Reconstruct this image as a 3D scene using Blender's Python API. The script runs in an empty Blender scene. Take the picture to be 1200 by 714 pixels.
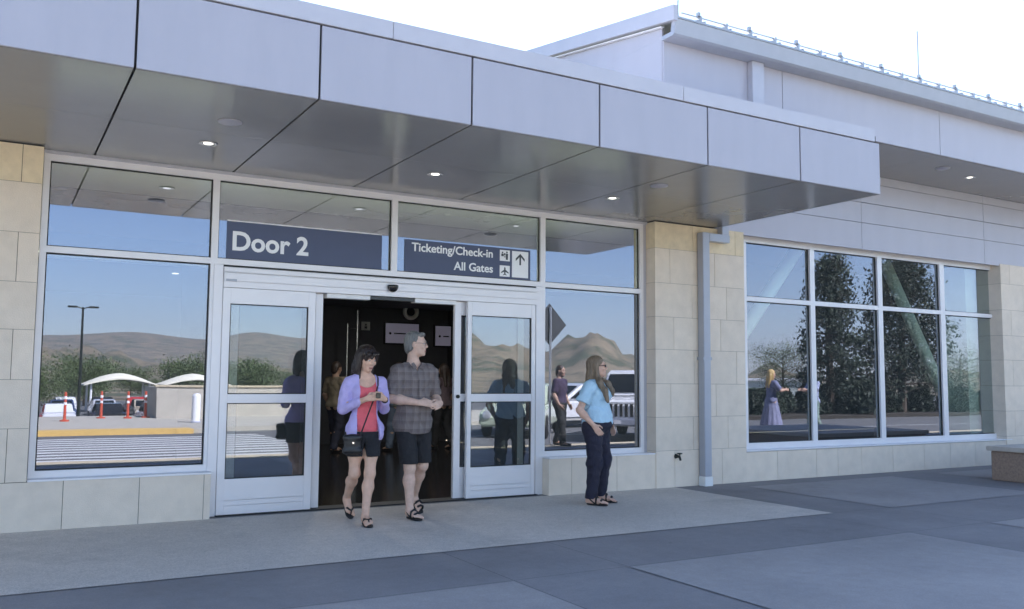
import bpy, bmesh, math, random
import numpy as np
from mathutils import Vector, Matrix
random.seed(7)
R = math.radians
scene = bpy.context.scene
COL = scene.collection

# ------------------------------------------------------------------ materials
def new_mat(name):
    m = bpy.data.materials.new(name); m.use_nodes = True
    nt = m.node_tree; b = nt.nodes['Principled BSDF']
    return m, nt, b

def N(nt, t, **kw):
    n = nt.nodes.new(t)
    for k, v in kw.items():
        if k in n.inputs: n.inputs[k].default_value = v
        else: setattr(n, k, v)
    return n

def mat(name, base, rough=.5, metal=0., var=.06, scale=6., bump=0., bscale=40., coat=0., spec=.5, island=0., rvar=0., sss=0., stretch=None):
    m, nt, b = new_mat(name)
    b.inputs['Roughness'].default_value = rough
    b.inputs['Metallic'].default_value = metal
    b.inputs['Specular IOR Level'].default_value = spec
    if coat:
        b.inputs['Coat Weight'].default_value = coat; b.inputs['Coat Roughness'].default_value = .08
    if sss:
        b.inputs['Subsurface Weight'].default_value = sss
        b.inputs['Subsurface Radius'].default_value = (.012, .005, .003)
        b.inputs['Subsurface Scale'].default_value = 1.0
    L = nt.links.new
    tc = N(nt, 'ShaderNodeTexCoord')
    vec = tc.outputs['Object']
    if stretch:
        mp = N(nt, 'ShaderNodeMapping'); mp.inputs['Scale'].default_value = stretch
        L(vec, mp.inputs['Vector']); vec = mp.outputs['Vector']
    nz = N(nt, 'ShaderNodeTexNoise', Scale=scale, Detail=6., Roughness=.6)
    L(vec, nz.inputs['Vector'])
    mr = N(nt, 'ShaderNodeMapRange'); mr.inputs['From Min'].default_value = .3; mr.inputs['From Max'].default_value = .7
    mr.inputs['To Min'].default_value = 1 - var; mr.inputs['To Max'].default_value = 1 + var
    L(nz.outputs['Fac'], mr.inputs['Value'])
    val = mr.outputs['Result']
    if island:
        g = N(nt, 'ShaderNodeNewGeometry')
        m2 = N(nt, 'ShaderNodeMapRange'); m2.inputs['To Min'].default_value = 1 - island; m2.inputs['To Max'].default_value = 1 + island
        L(g.outputs['Random Per Island'], m2.inputs['Value'])
        mu = N(nt, 'ShaderNodeMath', operation='MULTIPLY'); L(val, mu.inputs[0]); L(m2.outputs['Result'], mu.inputs[1]); val = mu.outputs[0]
    vm = N(nt, 'ShaderNodeVectorMath', operation='SCALE'); vm.inputs[0].default_value = base[:3]
    L(val, vm.inputs['Scale']); L(vm.outputs['Vector'], b.inputs['Base Color'])
    if rvar:
        m3 = N(nt, 'ShaderNodeMapRange'); m3.inputs['To Min'].default_value = max(0, rough - rvar); m3.inputs['To Max'].default_value = rough + rvar
        L(nz.outputs['Fac'], m3.inputs['Value']); L(m3.outputs['Result'], b.inputs['Roughness'])
    if bump:
        n2 = N(nt, 'ShaderNodeTexNoise', Scale=bscale, Detail=5., Roughness=.6); L(vec, n2.inputs['Vector'])
        bp = N(nt, 'ShaderNodeBump', Strength=bump, Distance=.01); L(n2.outputs['Fac'], bp.inputs['Height']); L(bp.outputs['Normal'], b.inputs['Normal'])
    return m

def emit(name, col, s):
    m, nt, b = new_mat(name)
    b.inputs['Base Color'].default_value = (*col, 1); b.inputs['Emission Color'].default_value = (*col, 1); b.inputs['Emission Strength'].default_value = s
    return m

def glass_mat(name, refl, tint, f0):
    """tinted reflective facade glass: mirror share from a fresnel curve, the rest passes straight through"""
    m = bpy.data.materials.new(name); m.use_nodes = True
    nt = m.node_tree; nt.nodes.clear(); L = nt.links.new
    out = N(nt, 'ShaderNodeOutputMaterial')
    tr = N(nt, 'ShaderNodeBsdfTransparent'); tr.inputs['Color'].default_value = (*tint, 1)
    gl = N(nt, 'ShaderNodeBsdfGlossy', Roughness=0.0); gl.inputs['Color'].default_value = (*refl, 1)
    lw = N(nt, 'ShaderNodeLayerWeight', Blend=.5)
    pw = N(nt, 'ShaderNodeMath', operation='POWER'); pw.inputs[1].default_value = 3.0; L(lw.outputs['Facing'], pw.inputs[0])
    ma = N(nt, 'ShaderNodeMath', operation='MULTIPLY_ADD'); ma.inputs[1].default_value = 1 - f0; ma.inputs[2].default_value = f0
    L(pw.outputs[0], ma.inputs[0])
    # faint waviness of the float glass
    tc = N(nt, 'ShaderNodeTexCoord'); nz = N(nt, 'ShaderNodeTexNoise', Scale=.9, Detail=1.); L(tc.outputs['Object'], nz.inputs['Vector'])
    bp = N(nt, 'ShaderNodeBump', Strength=.012, Distance=.05); L(nz.outputs['Fac'], bp.inputs['Height']); L(bp.outputs['Normal'], gl.inputs['Normal'])
    mx = N(nt, 'ShaderNodeMixShader'); L(ma.outputs[0], mx.inputs[0]); L(tr.outputs[0], mx.inputs[1]); L(gl.outputs[0], mx.inputs[2])
    df = N(nt, 'ShaderNodeBsdfDiffuse'); df.inputs['Color'].default_value = (.72, .74, .70, 1)
    n9 = N(nt, 'ShaderNodeTexNoise', Scale=2.2, Detail=6.); L(tc.outputs['Object'], n9.inputs['Vector'])
    r9 = N(nt, 'ShaderNodeMapRange'); r9.inputs['To Min'].default_value = .015; r9.inputs['To Max'].default_value = .05; L(n9.outputs['Fac'], r9.inputs['Value'])
    m9 = N(nt, 'ShaderNodeMixShader'); L(r9.outputs['Result'], m9.inputs[0]); L(mx.outputs[0], m9.inputs[1]); L(df.outputs[0], m9.inputs[2])
    L(m9.outputs[0], out.inputs['Surface'])
    return m

M = {}
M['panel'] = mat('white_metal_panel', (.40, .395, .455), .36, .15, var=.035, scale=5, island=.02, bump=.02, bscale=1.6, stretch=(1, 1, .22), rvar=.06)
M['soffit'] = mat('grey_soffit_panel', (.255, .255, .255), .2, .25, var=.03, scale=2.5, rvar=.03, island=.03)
M['hall_panel'] = mat('white_hall_panel', (.47, .46, .52), .42, .1, var=.03, scale=4, island=.02, bump=.015, bscale=1.6, stretch=(1, 1, .22))
M['cap'] = mat('coping_metal', (.50, .495, .55), .4, .2, var=.04, scale=3)
M['dark_joint'] = mat('dark_joint', (.012, .012, .016), .7, var=.1)
M['frame'] = mat('silver_aluminium', (.80, .78, .80), .38, .15, var=.02, scale=4)
M['gasket'] = mat('black_gasket', (.012, .012, .013), .6)
M['stone'] = mat('limestone_block', (.76, .655, .54), .78, var=.06, scale=6, island=.035, bump=.25, bscale=90)
M['stone_buff'] = mat('buff_limestone_block', (.78, .65, .45), .78, var=.08, scale=9, island=.05, bump=.15, bscale=120)
M['mortar'] = mat('mortar', (.20, .17, .13), .9)
M['glass'] = glass_mat('tinted_glass', (.54, .58, .73), (.45, .50, .44), .37)
M['door_glass'] = glass_mat('door_glass', (.58, .62, .75), (.55, .60, .56), .32)
M['hall_glass'] = glass_mat('hall_glass', (.54, .58, .73), (.74, .84, .76), .33)
M['sign_blue'] = mat('sign_blue', (.055, .072, .15), .35, var=.04)
M['sign_white'] = mat('sign_white', (.90, .91, .93), .4, var=.01)
M['sign_dark'] = mat('sign_dark', (.06, .07, .09), .5)
M['sensor'] = mat('black_plastic', (.012, .012, .014), .25, spec=.6)
M['pipe'] = mat('grey_painted_pipe', (.40, .42, .48), .42, .2, var=.04, scale=5)
M['white_plastic'] = mat('white_plastic', (.8, .8, .8), .4)
M['brass'] = mat('dark_bronze', (.03, .035, .03), .4, .6)
M['lamp'] = emit('lamp_glow', (1, .96, .88), .6)
M['lamp_trim'] = mat('lamp_trim', (.7, .7, .7), .25, .8)
M['screen'] = emit('screen_glow', (.50, .47, .62), .024)
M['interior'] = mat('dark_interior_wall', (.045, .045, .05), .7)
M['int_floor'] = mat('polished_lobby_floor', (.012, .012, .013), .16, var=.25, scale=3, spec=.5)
M['int_ceiling'] = mat('lobby_ceiling', (.50, .50, .46), .8)
M['brace'] = mat('pale_steel_brace', (.86, .92, .86), .5)
M['black_mat'] = mat('entrance_mat', (.015, .015, .017), .9, bump=.3, bscale=300)
M['red_plaster'] = mat('planter_stone', (.30, .215, .165), .9, var=.22, scale=30, bump=.5, bscale=60)
M['planter_cap'] = mat('planter_cap', (.52, .47, .42), .8, var=.08, scale=10, bump=.1)
M['road'] = mat('asphalt', (.11, .11, .11), .85, var=.15, scale=2, bump=.2, bscale=150)
M['white_paint'] = mat('white_road_paint', (.58, .58, .56), .7, var=.08, scale=8)
M['yellow_paint'] = mat('yellow_kerb_paint', (.60, .39, .12), .7, var=.1, scale=8)
M['kerb'] = mat('kerb_concrete', (.46, .39, .27), .85, var=.08, scale=6)
M['far_concrete'] = mat('far_concrete', (.40, .37, .31), .85, var=.1, scale=2)
M['bark'] = mat('bark', (.07, .05, .035), .9, var=.3, scale=20, bump=.5, bscale=40)
M['needles'] = mat('conifer_foliage', (.022, .036, .018), .7, island=.5, var=.2)
M['leaves'] = mat('leaf_foliage', (.07, .10, .03), .6, island=.45, var=.2)
M['tensile'] = mat('tensile_fabric', (.74, .70, .56), .8, var=.04)
M['orange'] = mat('orange_plastic', (.50, .075, .035), .55)
M['tyre'] = mat('tyre_rubber', (.015, .015, .015), .85)
M['chrome'] = mat('chrome', (.7, .7, .7), .15, .9)
M['headlight'] = mat('headlight_lens', (.6, .62, .65), .1, .3)
M['car_glass'] = mat('car_glass', (.02, .025, .03), .05, spec=.8)
M['roof_metal'] = mat('standing_seam_metal', (.40, .42, .46), .4, .4, var=.05)
M['antenna'] = mat('grey_rod', (.35, .35, .36), .5, .5)

def paving(name, base, spk, var, scale2=.6):
    m, nt, b = new_mat(name); L = nt.links.new
    tc = N(nt, 'ShaderNodeTexCoord')
    n1 = N(nt, 'ShaderNodeTexNoise', Scale=scale2, Detail=7., Roughness=.62); L(tc.outputs['Object'], n1.inputs['Vector'])
    n2 = N(nt, 'ShaderNodeTexVoronoi', Scale=130.); L(tc.outputs['Object'], n2.inputs['Vector'])
    n3 = N(nt, 'ShaderNodeTexNoise', Scale=9., Detail=4.); L(tc.outputs['Object'], n3.inputs['Vector'])
    def rng(s, a, b_):
        r = N(nt, 'ShaderNodeMapRange'); r.inputs['From Min'].default_value = .25; r.inputs['From Max'].default_value = .75
        r.inputs['To Min'].default_value = a; r.inputs['To Max'].default_value = b_; L(s, r.inputs['Value']); return r.outputs['Result']
    a = rng(n1.outputs['Fac'], 1 - var, 1 + var); c = rng(n3.outputs['Fac'], .94, 1.06)
    sp = N(nt, 'ShaderNodeSeparateColor'); L(n2.outputs['Color'], sp.inputs[0])
    d = rng(sp.outputs[0], 1 - spk, 1 + spk)
    x = N(nt, 'ShaderNodeMath', operation='MULTIPLY'); L(a, x.inputs[0]); L(c, x.inputs[1])
    y = N(nt, 'ShaderNodeMath', operation='MULTIPLY'); L(x.outputs[0], y.inputs[0]); L(d, y.inputs[1])
    # scattered gum spots and hairline stains
    v2 = N(nt, 'ShaderNodeTexVoronoi', Scale=1.7); L(tc.outputs['Object'], v2.inputs['Vector'])
    sp2 = N(nt, 'ShaderNodeMapRange'); sp2.inputs['From Min'].default_value = .022; sp2.inputs['From Max'].default_value = .034; sp2.inputs['To Min'].default_value = .72; sp2.inputs['To Max'].default_value = 1.
    L(v2.outputs['Distance'], sp2.inputs['Value'])
    n5 = N(nt, 'ShaderNodeTexNoise', Scale=.35, Detail=9., Roughness=.7); L(tc.outputs['Object'], n5.inputs['Vector'])
    st = N(nt, 'ShaderNodeMapRange'); st.inputs['From Min'].default_value = .56; st.inputs['From Max'].default_value = .70; st.inputs['To Min'].default_value = 1.; st.inputs['To Max'].default_value = .76
    L(n5.outputs['Fac'], st.inputs['Value'])
    z1 = N(nt, 'ShaderNodeMath', operation='MULTIPLY'); L(y.outputs[0], z1.inputs[0]); L(sp2.outputs['Result'], z1.inputs[1])
    z2 = N(nt, 'ShaderNodeMath', operation='MULTIPLY'); L(z1.outputs[0], z2.inputs[0]); L(st.outputs['Result'], z2.inputs[1])
    vm = N(nt, 'ShaderNodeVectorMath', operation='SCALE'); vm.inputs[0].default_value = base; L(z2.outputs[0], vm.inputs['Scale'])
    L(vm.outputs['Vector'], b.inputs['Base Color'])
    b.inputs['Roughness'].default_value = .75
    bp = N(nt, 'ShaderNodeBump', Strength=.25, Distance=.004); L(n2.outputs['Distance'], bp.inputs['Height']); L(bp.outputs['Normal'], b.inputs['Normal'])
    return m
M['aggregate'] = paving('exposed_aggregate', (.57, .51, .45), .13, .12)
M['slab'] = paving('grey_concrete_slab', (.315, .29, .28), .06, .18)
M['band'] = paving('dark_concrete_band', (.23, .215, .215), .06, .22)

# ------------------------------------------------------------------ mesh helpers
def box(bm, x0, x1, y0, y1, z0, z1, mi=0):
    vs = [bm.verts.new((x, y, z)) for z in (z0, z1) for y in (y0, y1) for x in (x0, x1)]
    for f in ((0, 2, 3, 1), (4, 5, 7, 6), (0, 1, 5, 4), (2, 6, 7, 3), (0, 4, 6, 2), (1, 3, 7, 5)):
        fc = bm.faces.new([vs[i] for i in f]); fc.material_index = mi
    return vs

def prism(bm, poly, a0, a1, axis='x'):
    """extrude a 2-D polygon along an axis; poly given in the other two axes, in order"""
    def P(u, v, w):
        return {'x': (w, u, v), 'y': (u, w, v), 'z': (u, v, w)}[axis]
    A = [bm.verts.new(P(u, v, a0)) for u, v in poly]; B = [bm.verts.new(P(u, v, a1)) for u, v in poly]
    n = len(poly)
    fs = [bm.faces.new(A), bm.faces.new(B[::-1])]
    for i in range(n):
        fs.append(bm.faces.new((A[i], B[i], B[(i + 1) % n], A[(i + 1) % n])))
    return fs

def tube(bm, pts, rad, seg=8, caps=True):
    pts = [Vector(p) for p in pts]
    if not hasattr(rad, '__len__'): rad = [rad] * len(pts)
    rings = []
    prev = None
    for i, p in enumerate(pts):
        d = (pts[min(i + 1, len(pts) - 1)] - pts[max(i - 1, 0)]).normalized()
        u = d.cross(Vector((0, 0, 1)) if abs(d.z) < .95 else Vector((0, 1, 0))).normalized()
        if prev and u.dot(prev) < 0: u = -u
        prev = u
        v = d.cross(u)
        rings.append([bm.verts.new(p + (u * math.cos(2 * math.pi * k / seg) + v * math.sin(2 * math.pi * k / seg)) * rad[i]) for k in range(seg)])
    for a, b in zip(rings, rings[1:]):
        for k in range(seg):
            bm.faces.new((a[k], a[(k + 1) % seg], b[(k + 1) % seg], b[k]))
    if caps:
        bm.faces.new(rings[0][::-1]); bm.faces.new(rings[-1])

def lathe(bm, prof, c, axis='z', seg=24):
    rings = []
    for r, h in prof:
        ring = []
        for k in range(seg):
            a = 2 * math.pi * k / seg; u, v = r * math.cos(a), r * math.sin(a)
            p = {'z': (u, v, h), 'y': (u, h, v), 'x': (h, u, v)}[axis]
            ring.append(bm.verts.new((c[0] + p[0], c[1] + p[1], c[2] + p[2])))
        rings.append(ring)
    for a, b in zip(rings, rings[1:]):
        for k in range(seg): bm.faces.new((a[k], a[(k + 1) % seg], b[(k + 1) % seg], b[k]))
    bm.faces.new(rings[0][::-1]); bm.faces.new(rings[-1])

def obj(name, bm, mats, parent=None, bevel=0., smooth=False, loc=None):
    bmesh.ops.recalc_face_normals(bm, faces=bm.faces)
    if bevel:
        es = [e for e in bm.edges if len(e.link_faces) == 2 and e.calc_face_angle(0) > .6]
        bmesh.ops.bevel(bm, geom=es, offset=bevel, segments=2, affect='EDGES', clamp_overlap=True)
    me = bpy.data.meshes.new(name)
    if loc is not None: bmesh.ops.translate(bm, verts=bm.verts, vec=-Vector(loc))
    bm.to_mesh(me); bm.free()
    for m in (mats if isinstance(mats, (list, tuple)) else [mats]): me.materials.append(m)
    if smooth:
        me.polygons.foreach_set('use_smooth', [True] * len(me.polygons))
    o = bpy.data.objects.new(name, me); COL.objects.link(o)
    if loc is not None: o.location = loc
    if parent: o.parent = parent
    return o

def tag(o, label=None, cat=None, group=None, kind=None):
    if label: o['label'] = label
    if cat: o['category'] = cat
    if group: o['group'] = group
    if kind: o['kind'] = kind
    return o

def thing(name, label, cat, loc=(0, 0, 0), rz=0., group=None):
    o = bpy.data.objects.new(name, None); COL.objects.link(o)
    o.location = loc; o.rotation_euler = (0, 0, rz); o.empty_display_size = .2
    return tag(o, label, cat, group)

def bx(name, x0, x1, y0, y1, z0, z1, m, parent=None, bevel=0.):
    bm = bmesh.new(); box(bm, x0, x1, y0, y1, z0, z1)
    return obj(name, bm, m, parent, bevel)

def struct(name, bm, m): return tag(obj(name, bm, m), kind='structure')

def text(name, s, size, m, x, y, z, parent, align='LEFT', bold=.0, width=1.0):
    c = bpy.data.curves.new(name, 'FONT'); c.body = s; c.size = size; c.align_x = align; c.extrude = .0015; c.offset = bold; c.resolution_u = 4
    t = bpy.data.objects.new('tmp', c); COL.objects.link(t)
    dg = bpy.context.evaluated_depsgraph_get()
    me = bpy.data.meshes.new_from_object(t.evaluated_get(dg))
    bpy.data.objects.remove(t); bpy.data.curves.remove(c)
    me.transform(Matrix.Translation((x, y, z)) @ Matrix.Rotation(R(90), 4, 'X') @ Matrix.Diagonal((width, 1, 1, 1)))
    me.materials.clear(); me.materials.append(m)
    o = bpy.data.objects.new(name, me); COL.objects.link(o); o.parent = parent
    return o

def pane(parent, x0, x1, z0, z1, y=.02, m=None, gasket=True):
    bm = bmesh.new(); box(bm, x0, x1, y, y + .012, z0, z1, 1)
    bm.faces.ensure_lookup_table()
    for f in bm.faces:
        if f.normal.dot(Vector((0, 1, 0))) != 0: pass
    bm.normal_update()
    o_clear = M['clear']
    for f in bm.faces:
        c = f.calc_center_median()
        if abs(c.y - y) < 1e-4: f.material_index = 0
    o = obj('pane', bm, [m or M['glass'], o_clear], parent)
    c = Vector(((x0 + x1) / 2, y + .006, (z0 + z1) / 2))
    o.data.transform(Matrix.Translation(c) @ Matrix.Rotation(R(random.uniform(-.10, .10)), 4, 'Z') @ Matrix.Rotation(R(random.uniform(-.06, .06)), 4, 'X') @ Matrix.Translation(-c))
    return o

def gaskets(bm, x0, x1, z0, z1, y0=.004, y1=.019, w=.012):
    box(bm, x0, x0 + w, y0, y1, z0, z1); box(bm, x1 - w, x1, y0, y1, z0, z1)
    box(bm, x0 + w, x1 - w, y0, y1, z0, z0 + w); box(bm, x0 + w, x1 - w, y0, y1, z1 - w, z1)

_m = bpy.data.materials.new('clear_back'); _m.use_nodes = True
_m.node_tree.nodes.clear()
_o = _m.node_tree.nodes.new('ShaderNodeOutputMaterial'); _t = _m.node_tree.nodes.new('ShaderNodeBsdfTransparent')
_m.node_tree.links.new(_t.outputs[0], _o.inputs['Surface']); M['clear'] = _m

# ------------------------------------------------------------------ terminal: entrance block
T = thing('terminal_building', 'stone and white metal terminal entrance block with flat canopy and automatic glass doors', 'building', (0, 0, 0))
ZS, ZF, YF = 3.61, 4.206, -2.96
ZC = [0., .49, .94, 1.39, 1.855, 2.30, 2.765, 3.24, 3.60]

def stone(name, x0, x1, y0, y1, courses, joints, parent, g=.006, seed=0):
    """coursed limestone: mortar core with blocks standing 4 mm proud, gaps at the joints; joints = list of x-lists cycling per course"""
    bm = bmesh.new()
    box(bm, x0 + g, x1 - g, y0 + g, y1, courses[0], courses[-1], 1)
    for i, (za, zb) in enumerate(zip(courses, courses[1:])):
        xs = [x0] + [x for x in joints[i % len(joints)] if x0 + .03 < x < x1 - .03] + [x1]
        for xa, xb in zip(xs, xs[1:]):
            box(bm, xa + (g * .5 if xa > x0 else 0), xb - (g * .5 if xb < x1 else 0), y0, y1 - .01, za + (.002 if za > 0 else 0), zb - .002, 2 if (za > 3.2 and zb < 3.7 and x0 < 9) else 0)
    return obj(name, bm, [M['stone'], M['mortar'], M['stone_buff']], parent)

# piers and base walls
stone('stone_pier', -3.2, .32, -.2, .25, [.45] + ZC[2:], [[-2.6, -1.4, -.3, .145], [-2.9, -1.7, -.8]], T)
stone('base_wall', -3.2, 1.965, -.2, .2, [0, .448], [[-2.1, -1.4, -.72, -.05, .626, 1.293, 1.9]], T)
stone('base_wall', 6.03, 7.72, -.2, .2, [0, .448], [[6.371, 7.078]], T)
stone('stone_pier', 7.72, 9.37, -.214, .25, ZC, [[8.042, 8.9], [8.376, 9.02], [7.98, 8.80], [8.4, 9.2]], T)

# curtain wall
def window(parent, cols, rows, mull, outer, name='window', loc_y=0.):
    """cols: list of (x0,x1) panes, rows: list of (z0,z1); skip given by mull set of (i,j) left open"""
    w = thing_part(name, parent)
    x0, x1, z0, z1 = outer
    bm = bmesh.new(); gk = bmesh.new()
    xs = [x0] + [v for c in cols for v in c] + [x1]
    yf, yb = -.03, .06
    for a, b in zip(xs[0::2], xs[1::2]): box(bm, a, b, yf, yb, z0, z1)
    zs = [z0] + [v for r in rows for v in r] + [z1]
    for (ca, cb) in cols:
        for a, b in zip(zs[0::2], zs[1::2]): box(bm, ca, cb, yf + .002, yb - .002, a, b)
        for (ra, rb) in rows: gaskets(gk, ca, cb, ra, rb)
    obj('frame', bm, M['frame'], w); obj('gasket', gk, M['gasket'], w)
    for (ca, cb) in cols:
        for (ra, rb) in rows: pane(w, ca, cb, ra, rb, .02, M['hall_glass'] if parent is Hh_ref.get('hall') else None)
    return w
Hh_ref = {}
def thing_part(name, parent):
    o = bpy.data.objects.new(name, None); COL.objects.link(o); o.parent = parent; return o

window(T, [(.389, 1.922)], [(.531, 2.616), (2.679, 3.514)], None, (.331, 1.956, .448, 3.58))
window(T, [(1.99, 3.951), (4.023, 6.001)], [(2.679, 3.514)], None, (1.956, 6.036, 2.616, 3.58), 'transom_window')
window(T, [(6.072, 7.608)], [(.531, 2.616), (2.679, 3.514)], None, (6.036, 7.665, .448, 3.58))
bx('sill', .325, 1.98, -.212, -.03, .448, .466, M['frame'], T, .004)
bx('sill', 6.03, 7.715, -.212, -.03, .448, .466, M['frame'], T, .004)
bx('head_trim', .30, 7.72, -.05, .06, 3.58, 3.609, M['cap'], T)
bx('jamb_trim', 7.665, 7.72, -.02, .1, .448, 3.58, M['cap'], T)

# ---- automatic door
D = thing_part('automatic_door', T)
bm = bmesh.new()
box(bm, 1.956, 2.05, -.05, .1, 0, 2.612)
obj('jamb', bm, M['frame'], D, .003)
bx('jamb', 5.925, 6.03, -.05, .1, 0, 2.612, M['frame'], D, .003)
bm = bmesh.new()
box(bm, 2.052, 5.923, -.07, .12, 2.375, 2.59)
box(bm, 2.052, 5.923, -.078, -.072, 2.535, 2.585); box(bm, 2.052, 5.923, -.078, -.072, 2.44, 2.53)
obj('door_header', bm, M['frame'], D, .003)
bm = bmesh.new(); box(bm, 2.05, 5.93, -.04, .05, 2.592, 2.612); obj('header_gap', bm, M['gasket'], D)
bm = bmesh.new()
box(bm, 3.19, 3.70, -.03, .09, 2.325, 2.373)
obj('track_cover', bm, M['white_plastic'], D)
bx('track_cover', 4.26, 4.80, -.03, .09, 2.325, 2.373, M['white_plastic'], D)
bx('track_cover', 3.705, 4.255, -.02, .09, 2.335, 2.373, M['sensor'], D)
def door_leaf(name, x0, x1, y0, y1, stile, mid=(1.16, 1.253), zt=2.37, zg=(.375, 2.205)):
    w = thing_part(name, T)
    bm = bmesh.new()
    box(bm, x0, x0 + stile, y0, y1, .012, zt); box(bm, x1 - stile, x1, y0, y1, .012, zt)
    for a, b in ((.012, zg[0]), mid, (zg[1], zt)): box(bm, x0 + stile, x1 - stile, y0 + .002, y1 - .002, a, b)
    box(bm, x0 + stile, x1 - stile, y0 - .004, y0 + .001, .10, .105); box(bm, x0 + stile, x1 - stile, y0 - .004, y0 + .001, .155, .16)
    obj('frame', bm, M['frame'], w, .003)
    gk = bmesh.new(); yy = (y0 + y1) / 2
    for a, b in ((zg[0], mid[0]), (mid[1], zg[1])):
        gaskets(gk, x0 + stile, x1 - stile, a, b, y0 + .012, yy - .001, .01)
        pane(w, x0 + stile, x1 - stile, a, b, yy, M['door_glass'])
    obj('gasket', gk, M['gasket'], w)
    return w
door_leaf('sidelight_panel', 2.053, 3.05, -.065, -.015, .078)
door_leaf('sidelight_panel', 4.945, 5.905, -.065, -.015, .055)
door_leaf('sliding_leaf', 2.16, 3.165, .025, .075, .085)
door_leaf('sliding_leaf', 4.815, 5.79, .025, .075, .085)
bm = bmesh.new(); box(bm, 2.05, 5.93, -.1, .14, .0, .011); obj('threshold', bm, M['gasket'], T)
bm = bmesh.new()
prof = [(.001, -.078), (.05, -.085), (.066, -.10), (.060, -.125), (.03, -.15), (.001, -.155)]
lathe(bm, [(r, h) for r, h in prof], (3.945, 0, 2.487), 'y', 20)
for v in bm.verts: v.co.z = min(v.co.z, 2.505)
obj('motion_sensor', bm, M['sensor'], T, smooth=True)
bm = bmesh.new(); box(bm, 2.075, 2.185, -.083, -.079, 2.437, 2.462); obj('maker_plate', bm, M['pipe'], T)
bm = bmesh.new(); lathe(bm, [(.022, 0), (.022, -.02), (.015, -.025)], (4.86, .022, 1.22), 'y', 12); obj('lock_cylinder', bm, M['brass'], T)

# ---- canopy
SEAM = [-3.27, -1.93, -.58, .768, 2.112, 3.462, 4.814, 6.162, 7.499, 8.821]
bx('canopy_core', -3.27, 8.80, -2.93, -.01, ZS + .03, 4.30, M['dark_joint'], T)
for a, b in zip(SEAM, SEAM[1:]):
    ga = .009; gb = .009 if b < 8.8 else 0
    bx('fascia_panel', a + ga, b - gb, YF, YF + .022, ZS, ZF, M['panel'], T, .002)
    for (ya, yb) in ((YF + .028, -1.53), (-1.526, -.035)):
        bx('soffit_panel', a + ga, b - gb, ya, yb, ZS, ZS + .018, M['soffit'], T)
bx('fascia_panel', 8.806, 8.826, YF + .024, -.02, ZS, ZF, M['panel'], T)
CAPS = [-3.27, -.4, 2.72, 5.84, 8.745]
for a, b in zip(CAPS, CAPS[1:]):
    bx('coping', a + .002, b - .002, YF - .006, -.3, ZF + .014, 4.369, M['cap'], T, .003)
def downlight(x, y, z, parent, r=.085):
    o = thing_part('downlight', parent)
    bm = bmesh.new(); lathe(bm, [(r * .72, .002), (r, .0), (r, -.006), (r * .70, -.004), (r * .66, .0)], (x, y, z), 'z', 24); obj('trim_ring', bm, M['lamp_trim'], o, smooth=True)
    bm = bmesh.new(); lathe(bm, [(r * .52, -.0035), (.001, -.007)], (x, y, z), 'z', 20); obj('lens', bm, M['lamp'], o)
for k in range(3): downlight(1.64 + 2.343 * k, -1.125, ZS - .002, T)
for x in (1.653, 6.36):
    bm = bmesh.new(); lathe(bm, [(.10, .0), (.10, -.008), (.085, -.012), (.001, -.013)], (x, -1.95, ZS - .0), 'z', 24); obj('speaker_cover', bm, M['panel'], T, smooth=True)

# ---- rainwater pipe, hose bib
P_ = thing('downpipe', 'square grey rainwater downpipe with white foot strapped to the stone pier', 'downpipe', (8.53, -.305, 0))
bm = bmesh.new()
prism(bm, [(-.065, -.04), (.06, -.04), (.06, .08), (-.065, .08)], .13, 3.505, 'z')
obj('pipe', bm, M['pipe'], P_, .006)
bm = bmesh.new(); box(bm, .062, .45, -.036, .076, 3.39, 3.50); obj('elbow', bm, M['pipe'], P_, .006)
bm = bmesh.new(); box(bm, .31, .44, -.032, .072, 3.501, 3.62); obj('upper_pipe', bm, M['pipe'], P_, .006)
bm = bmesh.new(); box(bm, -.075, .07, -.05, .084, .0, .128); obj('foot', bm, M['white_plastic'], P_, .006)
bm = bmesh.new(); box(bm, -.08, .075, -.044, .085, 1.72, 1.76); obj('strap', bm, M['pipe'], P_)
H_ = thing('hose_bib', 'small dark bronze hose tap low on the stone pier', 'tap', (8.06, -.2, .413))
bm = bmesh.new(); lathe(bm, [(.045, -.001), (.045, -.012), (.02, -.016), (.02, -.06)], (0, 0, 0), 'y', 14); obj('flange', bm, M['brass'], H_, smooth=True)
bm = bmesh.new(); tube(bm, [(0, -.05, 0), (0, -.09, -.005), (0, -.11, -.05)], .016, 8); obj('spout', bm, M['brass'], H_)
bm = bmesh.new(); lathe(bm, [(.035, .03), (.035, .045)], (.03, -.06, 0), 'z', 10); tube(bm, [(.03, -.06, 0), (.03, -.06, .035)], .008, 6); obj('handle', bm, M['brass'], H_)

# ---- signs on the transom glass
S1 = thing('door_number_sign', 'dark blue sign reading Door 2 in large white letters over the doorway', 'sign', (0, .0155, 0))
bx('sign_panel', 2.085, 3.845, -.006, 0, 2.681, 3.09, M['sign_blue'], S1)
bm = bmesh.new(); box(bm, 2.085, 3.845, -.007, .001, 3.092, 3.104); obj('top_edge', bm, M['frame'], S1)
text('lettering', 'Door 2', .283, M['sign_white'], 2.132, -.0085, 2.787, S1, bold=.0075, width=.985)
S2 = thing('direction_sign', 'dark blue sign reading Ticketing/Check-in and All Gates with arrow and pictograms', 'sign', (0, .0155, 0))
bx('sign_panel', 4.135, 5.868, -.006, 0, 2.681, 3.075, M['sign_blue'], S2)
text('lettering', 'Ticketing/Check-in', .142, M['sign_white'], 5.325, -.0085, 2.942, S2, 'RIGHT', .0028, 1.02)
text('lettering', 'All Gates', .142, M['sign_white'], 5.325, -.0085, 2.754, S2, 'RIGHT', .0028, 1.02)
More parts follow.
